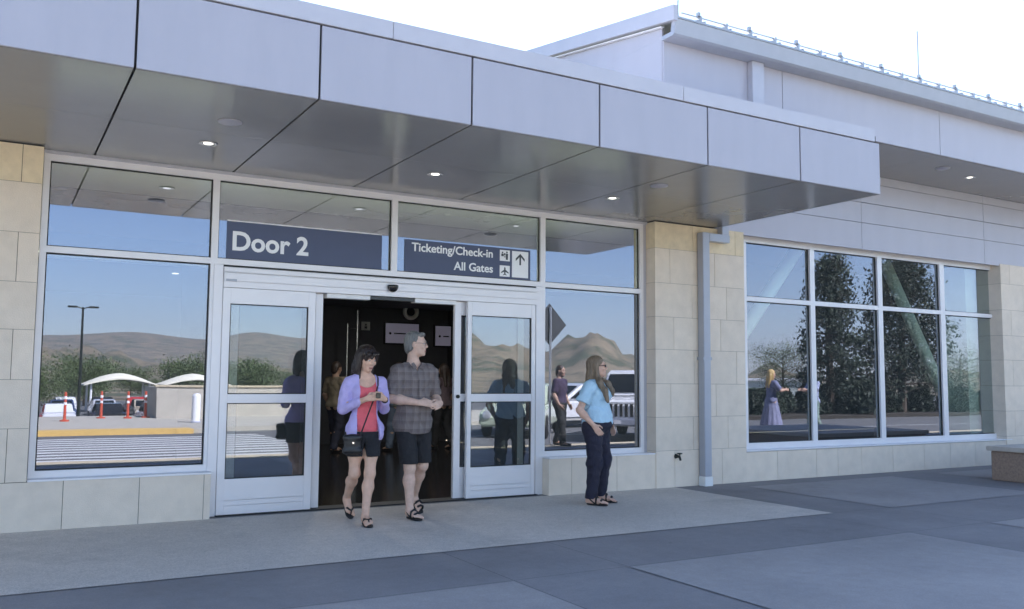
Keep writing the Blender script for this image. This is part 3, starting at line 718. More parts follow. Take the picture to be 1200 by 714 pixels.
# trees
def tree(label, loc, h, rad, kind, n, name='pine_tree', seed=1, leaf=1., group=None):
    rnd = random.Random(seed)
    t = thing(name, label, 'tree', loc, 0, group)
    bm = bmesh.new()
    tube(bm, [(0, 0, -.1), (rnd.uniform(-.1, .1), rnd.uniform(-.1, .1), h * .5), (0, 0, h * .96)], [h * .028, h * .018, h * .004], 9)
    limbs = []
    nl = 46 if kind == 'pine' else 26
    for i in range(nl):
        z = h * (.12 + .82 * i / nl); a = i * 2.4 + rnd.uniform(-.4, .4)
        if kind == 'pine':
            f = (1 - (z / h)) ** .72 * (.75 + .35 * rnd.random()); l = rad * (f + .10)
            tip = Vector((math.cos(a) * l, math.sin(a) * l, z + l * rnd.uniform(-.1, .25)))
        else:
            if z < h * .28: continue
            f = math.sin(min(1, (z / h - .2) / .8) * math.pi) ** .6 * rnd.uniform(.6, 1.1); l = rad * (f + .1)
            tip = Vector((math.cos(a) * l, math.sin(a) * l, z + l * rnd.uniform(.2, .6)))
        tube(bm, [(0, 0, z), tip * .5 + Vector((0, 0, z * .5 + .05)), tip], [h * .007, h * .005, h * .002], 5)
        limbs.append((Vector((0, 0, z)), tip))
    obj('trunk', bm, M['bark'], t)
    V = []; F = []
    for i in range(n):
        a, b = rnd.choice(limbs); u = rnd.random() ** .6
        sp = rad * (.13 if kind == 'pine' else .2)
        c = a.lerp(b, .2 + .85 * u) + Vector((rnd.gauss(0, sp), rnd.gauss(0, sp), rnd.gauss(0, sp * .8)))
        s = rnd.uniform(.5, 1.2) * (.058 if kind == 'pine' else .055) * (h / 7) * leaf
        d = Vector((rnd.gauss(0, 1), rnd.gauss(0, 1), rnd.gauss(0, .7))).normalized(); e = d.orthogonal().normalized(); e.rotate(Matrix.Rotation(rnd.random() * 6.3, 3, d)); g = d.cross(e)
        k = len(V); V += [c + e * s * 1.7, c + g * s * .7, c - e * s * 1.7, c - g * s * .7]; F.append((k, k + 1, k + 2, k + 3))
    me = bpy.data.meshes.new('crown'); me.from_pydata([tuple(v) for v in V], [], F); me.materials.append(M['needles'] if kind == 'pine' else M['leaves'])
    o = bpy.data.objects.new('crown', me); COL.objects.link(o); o.parent = t
    return t
tree('slender dark conifer across the road, the smaller of the two by the hall', (34.2, -19.2, 0), 7.9, 1.75, 'pine', 11000, seed=3)
tree('broad dark conifer across the road, the larger of the two by the hall', (39.2, -19.0, 0), 8.0, 2.75, 'pine', 17000, seed=5)
tree('round leafed green tree beyond the broad conifer', (48.5, -22, 0), 3.0, 2.2, 'leaf', 9000, 'leafy_tree', 9)
tree('bushy green tree between the two conifers', (37.2, -25, 0), 3.2, 1.8, 'leaf', 9000, 'leafy_tree', 11)
rnd = random.Random(4)
for k, (x, y, h, r_, lab) in enumerate(((2.6, -66, 3.2, 2.6, 'wide green tree at the lamp post end of the parking lot'), (8.5, -96, 4.4, 3.2, 'green tree behind the nearer shade canopy'), (19, -98, 4.8, 2.8, 'dark green tree between the two shade canopies'), (25.5, -92, 4.6, 2.4, 'small round tree right behind the far shade canopy'),
        (45, -100, 4.0, 4.5, 'low green tree in the dry field'), (-6, -80, 3.8, 3.4, 'leafy tree at the open side of the parking lot'))):
    tree(lab, (x, y, -1.6), h, r_, 'leaf', 7000, 'leafy_tree', 20 + k, 2.2)

w = thing('low_building', 'long low pale building with a row of dark windows far beyond the road', 'building', (86, -80, -1.6), R(45))
bx('wall', -9, 9, -4, 4, 0, 3.2, mat('pale_wall', (.55, .58, .52), .8), w); bx('roof', -9.3, 9.3, -4.3, 4.3, 3.205, 3.5, M['white_plastic'], w)
for k in range(7): bx('window', -8 + k * 2.4, -6.8 + k * 2.4, 4.001, 4.03, 1.3, 2.2, M['car_glass'], w)
# belt of trees at the far edge of the lot, and shrubs under the conifers: one built, the rest copied
def copy_thing(src, loc, rz, sc, label=None):
    r = src.copy(); COL.objects.link(r); r.location = loc; r.rotation_euler = (0, 0, rz); r.scale = (sc, sc, sc)
    if label: r['label'] = label
    for ch in list(src.children):
        c = ch.copy(); COL.objects.link(c); c.parent = r
    return r
belt = tree('bushy green tree in the far belt along the parking lot', (-12, -108, -1.6), 4.6, 3.6, 'leaf', 7000, 'leafy_tree', 51, 2.6, 'far tree belt')
for k in range(13):
    copy_thing(belt, (-8 + k * 3.9 + rnd.uniform(-2.5, 2.5), -116 + rnd.uniform(-16, 10), -1.6), rnd.random() * 6, rnd.uniform(.45, .95))
def shrub_mesh(seed):
    r = random.Random(seed); V = []; F = []
    for i in range(2600):
        a = r.random() * 6.283; z = r.random() ** .8; q = (1 - z * z * .75) ** .5 * r.uniform(.35, 1)
        c = Vector((math.cos(a) * q * .85, math.sin(a) * q * .75, .08 + z * 1.0 + r.gauss(0, .05)))
        d = Vector((r.gauss(0, 1), r.gauss(0, 1), r.gauss(0, 1))).normalized(); e = d.orthogonal().normalized(); g = d.cross(e); sz = r.uniform(.03, .07)
        k = len(V); V += [c + e * sz * 1.6, c + g * sz * .8, c - e * sz * 1.6, c - g * sz * .8]; F.append((k, k + 1, k + 2, k + 3))
    me = bpy.data.meshes.new('foliage'); me.from_pydata([tuple(v) for v in V], [], F); me.materials.append(M['needles']); return me
sh0 = thing('shrub', 'dark green shrub in the planting strip under the conifers', 'shrub', (28.8, -18.6, 0), 0, 'shrubs under the conifers')
o = bpy.data.objects.new('foliage', shrub_mesh(3)); COL.objects.link(o); o.parent = sh0
bm = bmesh.new()
for k in range(5): tube(bm, [(0, 0, -.05), (math.cos(k * 1.3) * .35, math.sin(k * 1.3) * .35, .7)], [.025, .012], 5)
obj('stem', bm, M['bark'], sh0)
for k in range(22):
    copy_thing(sh0, (29.6 + k * .9 + rnd.uniform(-.2, .2), -18.7 - (k % 3) * .7 + rnd.uniform(-.3, .3), 0), rnd.random() * 6, rnd.uniform(.7, 1.45))
# road sign seen from behind
w = thing('road_sign', 'diamond road sign on a thin pale post, seen from its grey back', 'sign', (10.9, -7.4, 0))
bm = bmesh.new(); tube(bm, [(0, 0, -.05), (0, 0, 3.1)], .028, 8); obj('post', bm, M['lamp_trim'], w)
bm = bmesh.new(); prism(bm, [(0, 2.22), (.46, 2.70), (0, 3.18), (-.46, 2.70)], -.045, -.031, 'y'); obj('sign_plate', bm, mat('sign_back', (.06, .065, .07), .5, .2), w)

# ------------------------------------------------------------------ people: smooth signed-distance bodies turned into one mesh each
import openvdb as vdb
def V3(*a): return np.array(a, dtype=float)
def rotz(a): c, s = math.cos(a), math.sin(a); return np.array([[c, -s, 0], [s, c, 0], [0, 0, 1.]])
def rotx(a): c, s = math.cos(a), math.sin(a); return np.array([[1., 0, 0], [0, c, -s], [0, s, c]])

class Cap:      # tapered capsule
    def __init__(s, a, b, ra, rb, k=.03): s.a, s.b, s.ra, s.rb, s.k = V3(*a), V3(*b), ra, rb, k
    def bounds(s, inf):
        r = max(s.ra, s.rb) + inf; return np.minimum(s.a, s.b) - r, np.maximum(s.a, s.b) + r
    def d(s, X, Y, Z, inf):
        ab = s.b - s.a; L2 = max(1e-9, ab @ ab)
        t = np.clip(((X - s.a[0]) * ab[0] + (Y - s.a[1]) * ab[1] + (Z - s.a[2]) * ab[2]) / L2, 0, 1)
        q = np.sqrt((X - s.a[0] - t * ab[0]) ** 2 + (Y - s.a[1] - t * ab[1]) ** 2 + (Z - s.a[2] - t * ab[2]) ** 2)
        return q - (s.ra + (s.rb - s.ra) * t + inf)
class Ell:      # ellipsoid, optional rotation (columns = own axes)
    def __init__(s, c, r, M_=None, k=.04): s.c, s.r, s.M, s.k = V3(*c), V3(*r), (np.eye(3) if M_ is None else M_), k
    def bounds(s, inf):
        r = max(s.r) + inf; return s.c - r, s.c + r
    def d(s, X, Y, Z, inf):
        x, y, z = X - s.c[0], Y - s.c[1], Z - s.c[2]
        u = s.M[0, 0] * x + s.M[1, 0] * y + s.M[2, 0] * z; v = s.M[0, 1] * x + s.M[1, 1] * y + s.M[2, 1] * z; w = s.M[0, 2] * x + s.M[1, 2] * y + s.M[2, 2] * z
        a, b, c = s.r + inf
        k0 = np.sqrt((u / a) ** 2 + (v / b) ** 2 + (w / c) ** 2); k1 = np.sqrt((u / a ** 2) ** 2 + (v / b ** 2) ** 2 + (w / c ** 2) ** 2) + 1e-9
        return np.where(k0 < 1e-6, -min(a, b, c), k0 * (k0 - 1) / k1)

def sdf_mesh(name, prims, h, mats, parent, inflate=0., cuts=(), warp=None, kscale=1.):
    lo = np.min([p.bounds(inflate)[0] for p in prims], 0) - 3 * h - .01; hi = np.max([p.bounds(inflate)[1] for p in prims], 0) + 3 * h + .01
    n = np.ceil((hi - lo) / h).astype(int) + 1
    F = np.full(n, .3, dtype=np.float32)
    ax = [lo[i] + h * np.arange(n[i]) for i in range(3)]
    for p in prims:
        a, b = p.bounds(inflate); pad = p.k * kscale + .04
        i0 = np.maximum(0, np.floor((a - pad - lo) / h).astype(int)); i1 = np.minimum(n, np.ceil((b + pad - lo) / h).astype(int) + 1)
        X, Y, Z = np.meshgrid(*[ax[i][i0[i]:i1[i]] for i in range(3)], indexing='ij', sparse=True)
        d = p.d(X, Y, Z, inflate); sl = tuple(slice(i0[i], i1[i]) for i in range(3)); f = F[sl]; k = p.k * kscale
        g = np.maximum(k - np.abs(f - d), 0) / k; F[sl] = np.minimum(f, d) - g * g * k * .25
    X, Y, Z = np.meshgrid(*ax, indexing='ij', sparse=True)
    if warp is not None: F = F + warp(X, Y, Z)
    for c in cuts: F = np.maximum(F, c(X, Y, Z))
    F = np.minimum(F, .3).astype(np.float32)
    g = vdb.FloatGrid(.3); g.copyFromArray(F); pts, quads = g.convertToQuads(0.)
    pts = np.asarray(pts, float) * h + lo; quads = np.asarray(quads)
    me = bpy.data.meshes.new(name)
    me.from_pydata(pts.tolist(), [], quads[:, ::-1].tolist()); me.validate()
    me.polygons.foreach_set('use_smooth', [True] * len(me.polygons))
    for m in (mats if isinstance(mats, (list, tuple)) else [mats]): me.materials.append(m)
    # orient outwards
    bm = bmesh.new(); bm.from_mesh(me); bmesh.ops.recalc_face_normals(bm, faces=bm.faces)
    for _ in range(1): bmesh.ops.smooth_vert(bm, verts=bm.verts, factor=.5, use_axis_x=True, use_axis_y=True, use_axis_z=True)
    bm.to_mesh(me); bm.free()
    o = bpy.data.objects.new(name, me); COL.objects.link(o); o.parent = parent
    return o

def wrinkle(amp, f=1.0):
    def w(X, Y, Z):
        a = 1 - 2 * np.abs(np.sin(13 * f * Z + 17 * X + 6 * Y + 1.1 * np.sin(9 * X + 7 * Z)))
        b = 1 - 2 * np.abs(np.sin(17 * f * Z - 15 * X + 11 * Y + 1.3 * np.sin(8 * Z - 6 * X + 1)))
        return amp * (.9 * a * np.sin(9 * Z + 7 * X + 2) ** 2 + .9 * b * np.cos(7 * Z - 9 * X + 1) ** 2 + .5 * np.sin(38 * f * Z + 21 * X + 9 * Y) * np.sin(17 * f * X - 26 * Z + 14 * Y))
    return w

def hand(wr, mid, palm_n, thumb, s=1., curl=.9):
    """wrist point, direction of the hand, normal the fingers curl towards, thumb side"""
    wr, f, n, t = V3(*wr), V3(*mid), V3(*palm_n), V3(*thumb)
    f /= np.linalg.norm(f); n = n - f * (n @ f); n /= np.linalg.norm(n); t = t - f * (t @ f) - n * (t @ n); t /= np.linalg.norm(t)
    P = []
    kn = []
    for i, (o, l) in enumerate(((.030, .075), (.010, .083), (-.010, .077), (-.029, .060))):
        k = wr + f * .088 * s + t * o * s; kn.append(k)
        P.append(Cap(wr + t * o * .45 * s + f * .01, k, .015 * s, .0115 * s, .012))
        a1, a2, a3 = curl * .55, curl * 1.35, curl * 2.0
        d1 = f * math.cos(a1) + n * math.sin(a1); d2 = f * math.cos(a2) + n * math.sin(a2); d3 = f * math.cos(a3) + n * math.sin(a3)
        p1 = k + d1 * l * .48 * s; p2 = p1 + d2 * l * .32 * s; p3 = p2 + d3 * l * .25 * s
        P += [Cap(k, p1, .0105 * s, .0092 * s, .006), Cap(p1, p2, .0092 * s, .0085 * s, .004), Cap(p2, p3, .0085 * s, .0072 * s, .004)]
    b = wr + f * .022 * s + t * .02 * s
    m1 = b + (t * .75 + f * .65 + n * .35) * .042 * s; m2 = m1 + (f * .85 + n * .55 + t * .15) * .033 * s; m3 = m2 + (f * .8 + n * .65 - t * .1) * .026 * s
    P += [Cap(b, m1, .015 * s, .0115 * s, .012), Cap(m1, m2, .0115 * s, .0098 * s, .005), Cap(m2, m3, .0098 * s, .008 * s, .004)]
    return P

def skeleton(J, sex='f', girth=1., s=1.):
    """groups of body primitives from named joints (local frame: faces -Y, left is +X)"""
    G = {}
    j = {k: V3(*v) for k, v in J.items() if k not in ('head_yaw', 'head_pitch')}
    pel, ch, nk = j['pelvis'], j['chest'], j['neck']
    sh = (j['shL'] + j['shR']) / 2
    yawv = j['shL'] - j['shR']; ya = math.atan2(yawv[1], yawv[0]); Rt = rotz(ya)
    w = (pel * .55 + ch * .45)
    f = 1.
    hw = np.linalg.norm(j['hipL'] - j['hipR']) / 2
    G['torso'] = [Ell(pel + V3(0, .0, .0), (hw + .075 * girth, .112 * girth, .115), k=.06),
                  Ell(w, ((.125 if sex == 'f' else .145) * girth, .098 * girth, .14), Rt, .07),
                  Ell(ch, ((.142 if sex == 'f' else .172) * (1 + (girth - 1) * .5), .106 * girth, .175), Rt, .06),
                  Cap(j['shR'] * .80 + sh * .20 + V3(0, 0, -.035), j['shL'] * .80 + sh * .20 + V3(0, 0, -.035), .052 * s, .052 * s, .05),
                  Cap(j['shR'] * .80 + sh * .20 + V3(0, 0, -.015), nk + V3(0, 0, .01), .036, .042, .05), Cap(j['shL'] * .80 + sh * .20 + V3(0, 0, -.015), nk + V3(0, 0, .01), .036, .042, .05)]
    if sex == 'f':
        for sg in (-1, 1):
            c = ch + Rt @ V3(sg * .068, -.085 * girth, .02); G['torso'].append(Ell(c, (.062, .055, .06), k=.035))
    for sg, n_ in ((-1, 'R'), (1, 'L')):
        G['torso'].append(Ell(j['hip' + n_] + V3(-.01 * sg, .055, .0), (.085 * girth, .075, .09), k=.05))
    if 'belly' in j: G['torso'].append(Ell(j['belly'], (.12 * girth, .07, .12), k=.07))
    tr, kr, cr, ar = (.082, .052, .050, .034) if sex == 'f' else (.088, .056, .054, .038)
    for n_ in 'LR':
        hp, kn, an, toe = j['hip' + n_], j['knee' + n_], j['ank' + n_], j['toe' + n_]
        G['thigh' + n_] = [Cap(hp, hp * .45 + kn * .55, tr * girth, tr * .80 * girth, .05), Cap(hp * .45 + kn * .55, kn, tr * .80 * girth, kr, .05)]
        cf = kn * .68 + an * .32 + V3(0, .018, 0)
        G['shin' + n_] = [Cap(kn, cf, kr * .92, cr, .04), Cap(cf, an, cr, ar, .05), Ell(kn + V3(0, -.012, 0), (.038, .040, .050), k=.03)]
        ball = an * .35 + toe * .65; dirf = (toe - an); heel = an + V3(0, .035, 0) + V3(0, 0, -.035)
        G['foot' + n_] = [Cap(an, an + V3(0, 0, -.02), ar * .95, ar, .03), Cap(heel, heel + (toe - heel) * .55, .032, .030, .03), Cap(an + (toe - an) * .25 + V3(0, 0, -.01), ball, .034, .026, .03)]
        side = np.cross(dirf, V3(0, 0, 1.)); side /= np.linalg.norm(side) + 1e-9
        inner = -1 if n_ == 'L' else 1
        for q in range(5):
            o = (q - 2) * .0165; big = 1 if q == (0 if n_ == 'L' else 4) else 0
            b0 = ball + side * o * -1. ; tp = toe + side * o * -1.1 - dirf / np.linalg.norm(dirf) * abs(q - (0 if n_ == 'L' else 4)) * .011
            G['foot' + n_].append(Cap(b0, tp, .017, .0135 if big else .0105, .012))
        s_, e, wr = j['sh' + n_], j['el' + n_], j['wr' + n_]
        u0, e0, f0, w0 = (.047, .037, .040, .0255) if sex == 'f' else (.056, .044, .047, .030)
        s_ = s_ + V3(0, 0, -.022); G['uparm' + n_] = [Cap(s_, s_ * .5 + e * .5, u0 * s, u0 * .92 * s, .04), Cap(s_ * .5 + e * .5, e, u0 * .92 * s, e0 * s, .04)]
        fm = e * .7 + wr * .3
        G['forearm' + n_] = [Cap(e, fm, e0 * s, f0 * s, .03), Cap(fm, wr, f0 * s, w0 * s, .03)]
    # head
    H = rotz(J.get('head_yaw', 0)) @ rotx(J.get('head_pitch', 0)); hc = j['head']; q = 1.04 * s
    L_ = lambda *p: hc + H @ (V3(*p) * q)
    E_ = lambda c, r, k=.02: Ell(L_(*c), V3(*r) * q, H, k)
    C_ = lambda a, b, ra, rb, k=.012: Cap(L_(*a), L_(*b), ra * q, rb * q, k)
    jw = 1.0 if sex == 'f' else 1.1
    G['neck'] = [Cap(nk + V3(0, .012, -.05), L_(0, .03, -.06), .056 * (1 if sex == 'f' else 1.14), .050 * (1 if sex == 'f' else 1.14), .03)]
    G['head'] = [E_((0, .018, .035), (.073, .092, .088)), E_((0, -.022, -.02), (.062, .068, .085), .03), E_((0, -.042, -.075), (.042 * jw, .042, .036), .03), E_((0, -.072, -.095), (.02 * jw, .016, .016), .02),
                 C_((0, -.080, .022), (0, -.104, -.020), .008, .0105), E_((0, -.094, -.025), (.016, .010, .008), .008),
                 C_((-.03, -.078, .03), (.03, -.078, .03), .012, .012, .015), E_((-.038, -.066, -.022), (.024, .020, .022), .02), E_((.038, -.066, -.022), (.024, .020, .022), .02),
                 C_((-.018, -.0875, -.058), (.018, -.0875, -.058), .0065, .0065, .006), C_((-.015, -.085, -.068), (.015, -.085, -.068), .007, .007, .006),
                 E_((-.074, .012, -.005), (.012, .020, .032), .008), E_((.074, .012, -.005), (.012, .020, .032), .008)]
    return G, j, L_, H, q

def small(name, prims, mat_, parent, h=.004): return sdf_mesh(name, prims, h, mat_, parent)
def skin_mat(n, c): return mat('skin_' + n, c, .6, var=.11, scale=22, sss=.06, bump=.10, bscale=120)
def folds(m, strength=.55, sc=7.):
    nt = m.node_tree; b = nt.nodes['Principled BSDF']; L = nt.links.new
    tc = N(nt, 'ShaderNodeTexCoord'); mp = N(nt, 'ShaderNodeMapping'); mp.inputs['Rotation'].default_value = (.3, .5, .2); mp.inputs['Scale'].default_value = (1.5, 1.2, .8)
    nz = N(nt, 'ShaderNodeTexNoise', Scale=sc, Detail=3., Roughness=.45, Distortion=1.6)
    L(tc.outputs['Object'], mp.inputs['Vector']); L(mp.outputs['Vector'], nz.inputs['Vector'])
    bp = N(nt, 'ShaderNodeBump', Strength=strength, Distance=.035); L(nz.outputs['Fac'], bp.inputs['Height'])
    for l in list(b.inputs['Normal'].links): L(l.from_node.outputs['Normal'], bp.inputs['Normal'])
    L(bp.outputs['Normal'], b.inputs['Normal']); return m
def cloth(n, c, var=.08, rough=.85): return folds(mat('cloth_' + n, c, rough, var=var, scale=18, bump=.12, bscale=240))
M['eye_white'] = mat('eye_white', (.7, .68, .65), .2); M['eye_dark'] = mat('eye_dark', (.02, .015, .01), .1)
M['lip'] = mat('lip', (.40, .15, .13), .45); M['sandal'] = mat('black_sandal', (.012, .011, .012), .6, var=.1)
M['footbed'] = mat('sandal_footbed', (.12, .085, .06), .8)

def face(t, L_, H, q, brow, eyes=True, lip=True):
    if eyes:
        for sg in (-1, 1):
            e = sdf_mesh('eye', [Ell(L_(sg * .031, -.079, .008), V3(.0135, .008, .0075) * q, H, .002)], .002, M['eye_white'], t)
            sdf_mesh('iris', [Ell(L_(sg * .031, -.0855, .008), V3(.0065, .004, .0065) * q, H, .002)], .002, M['eye_dark'], e)
    for sg in (-1, 1):
        sdf_mesh('eyebrow', [Cap(L_(sg * .016, -.091, .031), L_(sg * .047, -.079, .033), .0042 * q, .003 * q, .002)], .002, brow, t)
    if lip: sdf_mesh('lips', [Cap(L_(-.019, -.0895, -.060), L_(.019, -.0895, -.060), .005 * q, .005 * q, .003), Cap(L_(-.014, -.088, -.069), L_(.014, -.088, -.069), .0058 * q, .0058 * q, .003)], .002, M['lip'], t)

def body_mesh(t, G, hands, skinm, h=.006, skip=()):
    P = []
    for g, v in G.items():
        if g not in skip: P += v
    return sdf_mesh('body', P + hands, h, skinm, t)

def sandal(t, an, toe, m=None, flip=True, h=.004, sole=.016, wide=.038):
    an, toe = V3(*an), V3(*toe)
    d = toe - an; heel = an + V3(0, .04, -.058) ; tip = toe + d / np.linalg.norm(d) * .018 + V3(0, 0, -.018)
    if an[2] < .13: heel[2] = tip[2] = .012
    u = (tip - heel) / np.linalg.norm(tip - heel); side = np.cross(u, V3(0, 0, 1)); side /= np.linalg.norm(side); nrm = np.cross(side, u)
    Mx = np.stack([side, u, nrm], 1)
    L = np.linalg.norm(tip - heel)
    so = sdf_mesh('sandal', [Ell(heel + u * L * .28, (wide * .88, L * .33, sole), Mx, .02), Ell(heel + u * L * .70, (wide * 1.22, L * .32, sole), Mx, .03)], h, M['sandal'], t,
                  cuts=[lambda X, Y, Z: ((X - heel[0]) * nrm[0] + (Y - heel[1]) * nrm[1] + (Z - heel[2]) * nrm[2]) - .010, lambda X, Y, Z: -((X - heel[0]) * nrm[0] + (Y - heel[1]) * nrm[1] + (Z - heel[2]) * nrm[2]) - .010])
    top = heel + nrm * .010
    P = []
    A = top + u * L * .74 + nrm * .036
    bm = bmesh.new()
    if flip:
        for sg in (-1, 1):
            tube(bm, [tuple(top + u * L * .82 + nrm * .012), tuple(top + u * L * .74 + nrm * .05), tuple(top + u * L * .55 + nrm * .052 + side * sg * .034), tuple(top + u * L * .42 + side * sg * wide * 1.0)], [.007, .009, .010, .009], 7)
    else:
        for k_, hh in ((.72, .050), (.48, .078)):
            tube(bm, [tuple(top + u * L * k_ + side * wide * 1.05), tuple(top + u * L * k_ + side * wide * .75 + nrm * hh * .75), tuple(top + u * L * k_ + nrm * hh), tuple(top + u * L * k_ - side * wide * .75 + nrm * hh * .75), tuple(top + u * L * k_ - side * wide * 1.05)], .013, 7)
        tube(bm, [tuple(top + u * L * .45 + side * wide), tuple(top + u * L * .12 + side * wide * .95 + nrm * .06), tuple(top - u * .004 + nrm * .065), tuple(top + u * L * .12 - side * wide * .95 + nrm * .06), tuple(top + u * L * .45 - side * wide)], .009, 6)
    obj('strap', bm, M['sandal'], so, smooth=True)
    return so

def hairwarp(c, amp, n):
    def w(X, Y, Z):
        a = np.arctan2(Y - c[1], X - c[0]); return amp * (np.sin(a * n + 6 * Z) + .7 * np.sin(a * n * 1.7 - 14 * Z + 1.3) + .5 * np.sin(a * n * 2.9 + 5 * Z))
    return w

def hair_mat(n, a, rough=.45):
    m = mat('hair_' + n, a, rough, var=.35, scale=60, bump=.5, bscale=90, stretch=(1, 1, .08)); return m

def plane(n, p):
    n = V3(*n); n = n / np.linalg.norm(n); p = V3(*p); o = n @ p
    return lambda X, Y, Z: n[0] * X + n[1] * Y + n[2] * Z - o

# ---- woman in lavender cardigan walking out
def woman_walking():
    t = thing('person', 'woman in lavender cardigan, coral top and black shorts walking out of the door', 'person', (3.25, -1.1, 0), R(-8))
    J = dict(pelvis=(0, .0, .945), chest=(0, .0, 1.265), neck=(.0, .01, 1.46), head=(.01, -.035, 1.625), head_yaw=R(24), head_pitch=R(20),
             hipL=(.088, 0, .90), hipR=(-.088, 0, .90), kneeL=(.045, -.10, .49), kneeR=(-.085, .0, .485), ankL=(-.01, -.18, .085), ankR=(-.085, .345, .205), toeL=(-.005, -.355, .028), toeR=(-.06, .245, .038),
             shL=(.168, .0, 1.40), shR=(-.168, .0, 1.40), elL=(.212, .03, 1.12), elR=(-.218, .02, 1.12), wrL=(.155, -.215, 1.225), wrR=(-.035, -.205, 1.225))
    G, j, L_, H, q = skeleton(J, 'f', .93)
    sk = skin_mat('tan', (.68, .42, .30))
    hands = hand(J['wrR'], (.10, -.045, .025), (.1, .35, -.1), (0, -.2, 1), .95, .8) + hand(J['wrL'], (-.09, -.06, .03), (-.1, .5, -.1), (0, -.2, 1), .95, .8)
    body_mesh(t, G, hands, sk, .0055)
    hm = hair_mat('dark_brown', (.022, .012, .009), .38)
    face(t, L_, H, q, hm)
    # shoulder length hair with a fringe
    hp = [Ell(L_(0, .022, .045), V3(.088, .102, .090) * q, H, .03), Ell(L_(0, .075, -.03), V3(.085, .05, .11) * q, H, .05), Ell(L_(-.075, .03, -.07), V3(.030, .055, .105) * q, H, .03), Ell(L_(.075, .03, -.07), V3(.030, .055, .105) * q, H, .03),
          Cap(L_(-.072, .02, -.10), L_(-.068, -.035, -.19), .030, .018, .03), Cap(L_(.072, .02, -.10), L_(.068, -.03, -.18), .030, .018, .03), Cap(L_(-.05, .085, -.1), L_(-.05, .085, -.185), .038, .026, .03), Cap(L_(.05, .085, -.1), L_(.05, .085, -.185), .038, .026, .03),
          Cap(L_(-.05, -.078, .068), L_(-.062, -.062, .01), .022, .014, .02), Cap(L_(0, -.088, .075), L_(-.02, -.094, .036), .020, .012, .02), Cap(L_(.045, -.078, .072), L_(.035, -.086, .034), .022, .012, .02), Cap(L_(.068, -.05, .05), L_(.070, -.05, -.05), .020, .014, .02)]
    def facecut(X, Y, Z):
        e = Ell(L_(.004, -.11, -.045), V3(.050, .055, .078) * q, H); return -e.d(X, Y, Z, 0.)
    sdf_mesh('hair', hp, .0055, hm, t, cuts=[facecut], warp=hairwarp(L_(0, .02, 0), .0026, 34))
    sdf_mesh('fringe', hp[8:12], .005, hm, t, warp=hairwarp(L_(0, .02, 0), .002, 40))
    # coral top
    coral = cloth('coral', (.80, .14, .165))
    nkc = j['neck'] + V3(0, -.10, .0)
    scoop = lambda X, Y, Z: .125 - np.sqrt((X * 1.0) ** 2 + ((Y - nkc[1]) * .8) ** 2 + ((Z - nkc[2] - .015) * .9) ** 2)
    sdf_mesh('top', G['torso'] , .0065, coral, t, inflate=.008, cuts=[scoop, plane((0, 0, -1), (0, 0, .845)), plane((0, 0, 1), (0, 0, 1.425)), plane((1, 0, .1), (.15, 0, 1.4)), plane((-1, 0, .1), (-.15, 0, 1.4))], warp=wrinkle(.0032))
    # open cardigan with sleeves pushed to the wrist
    lav = cloth('lavender', (.50, .43, .74), .06)
    P = G['torso'] + G['uparmL'] + G['uparmR'] + [Cap(J['elL'], V3(*J['elL']) * .28 + V3(*J['wrL']) * .72, .037, .031, .02), Cap(J['elR'], V3(*J['elR']) * .28 + V3(*J['wrR']) * .72, .037, .031, .02)]
    P = P + [Ell((-.085, -.03, .90), (.085, .105, .10), k=.05), Ell((.10, -.03, .90), (.085, .105, .10), k=.05)]
    def opening(X, Y, Z):   # the front stays open, wider towards the hem
        half = .085 + .03 * np.clip((1.3 - Z) / .45, 0, 1); c = .012
        return np.minimum(half - np.abs(X - c), .03 - Y) + 0 * Z
    nk2 = lambda X, Y, Z: .098 - np.sqrt(X ** 2 + (Y - .0) ** 2 + (Z - 1.50) ** 2)
    sdf_mesh('cardigan', P, .0065, lav, t, inflate=.0125, cuts=[opening, nk2, plane((0, 0, -1), (0, 0, .815)), plane((0, 0, 1), (0, 0, 1.475))], warp=wrinkle(.0055))
    # shorts
    blk = cloth('black_shorts', (.012, .012, .016))
    sdf_mesh('shorts', G['torso'][:1] + G['torso'][8:10] + G['thighL'] + G['thighR'] + [Ell((0, 0, .86), (.15, .105, .10), k=.06)], .0065, blk, t, inflate=.017, cuts=[plane((0, 0, -1), (0, 0, .655)), plane((0, 0, 1), (0, 0, .90)), lambda X, Y, Z: np.minimum(.004 + np.clip(.79 - Z, 0, 1) * .10 - np.abs(X + .01), .79 - Z) + 0 * Y], warp=wrinkle(.003))
    for n_ in 'LR': sandal(t, J['ank' + n_], J['toe' + n_])
    bm = bmesh.new(); a = V3(*J['wrL']); b = V3(*J['elL']); u = (b - a) / np.linalg.norm(b - a)
    tube(bm, [tuple(a + u * .012), tuple(a + u * .032)], .033, 14); obj('watch', bm, M['sandal'], t)
    # bag
    bag = thing('shoulder_bag', 'small black shoulder bag at the hip of the woman in cardigan', 'bag', (3.25, -1.1, 0), R(-8))
    sdf_mesh('pouch', [Ell((-.150, -.165, .79), (.085, .035, .085), k=.02), Cap((-.215, -.16, .72), (-.085, -.175, .72), .032, .032, .03), Cap((-.215, -.16, .85), (-.085, -.175, .85), .028, .028, .03)], .006, mat('black_leather', (.012, .011, .012), .4, bump=.2), bag)
    bm = bmesh.new(); lathe(bm, [(.012, -.006), (.010, -.012)], (-.15, -.198, .80), 'y', 12); obj('clasp', bm, M['chrome'], bag)
    bm = bmesh.new(); tube(bm, [(-.075, -.165, .86), (-.03, -.155, .98), (.02, -.158, 1.12), (.065, -.165, 1.25), (.105, -.125, 1.36), (.118, -.06, 1.435), (.115, .0, 1.455), (.09, .08, 1.41)], .0075, 6); obj('strap', bm, M['sandal'], bag)
    ph = thing('phone', 'small dark object held in both hands by the woman in the cardigan', 'phone', (3.25, -1.1, 0), R(-8))
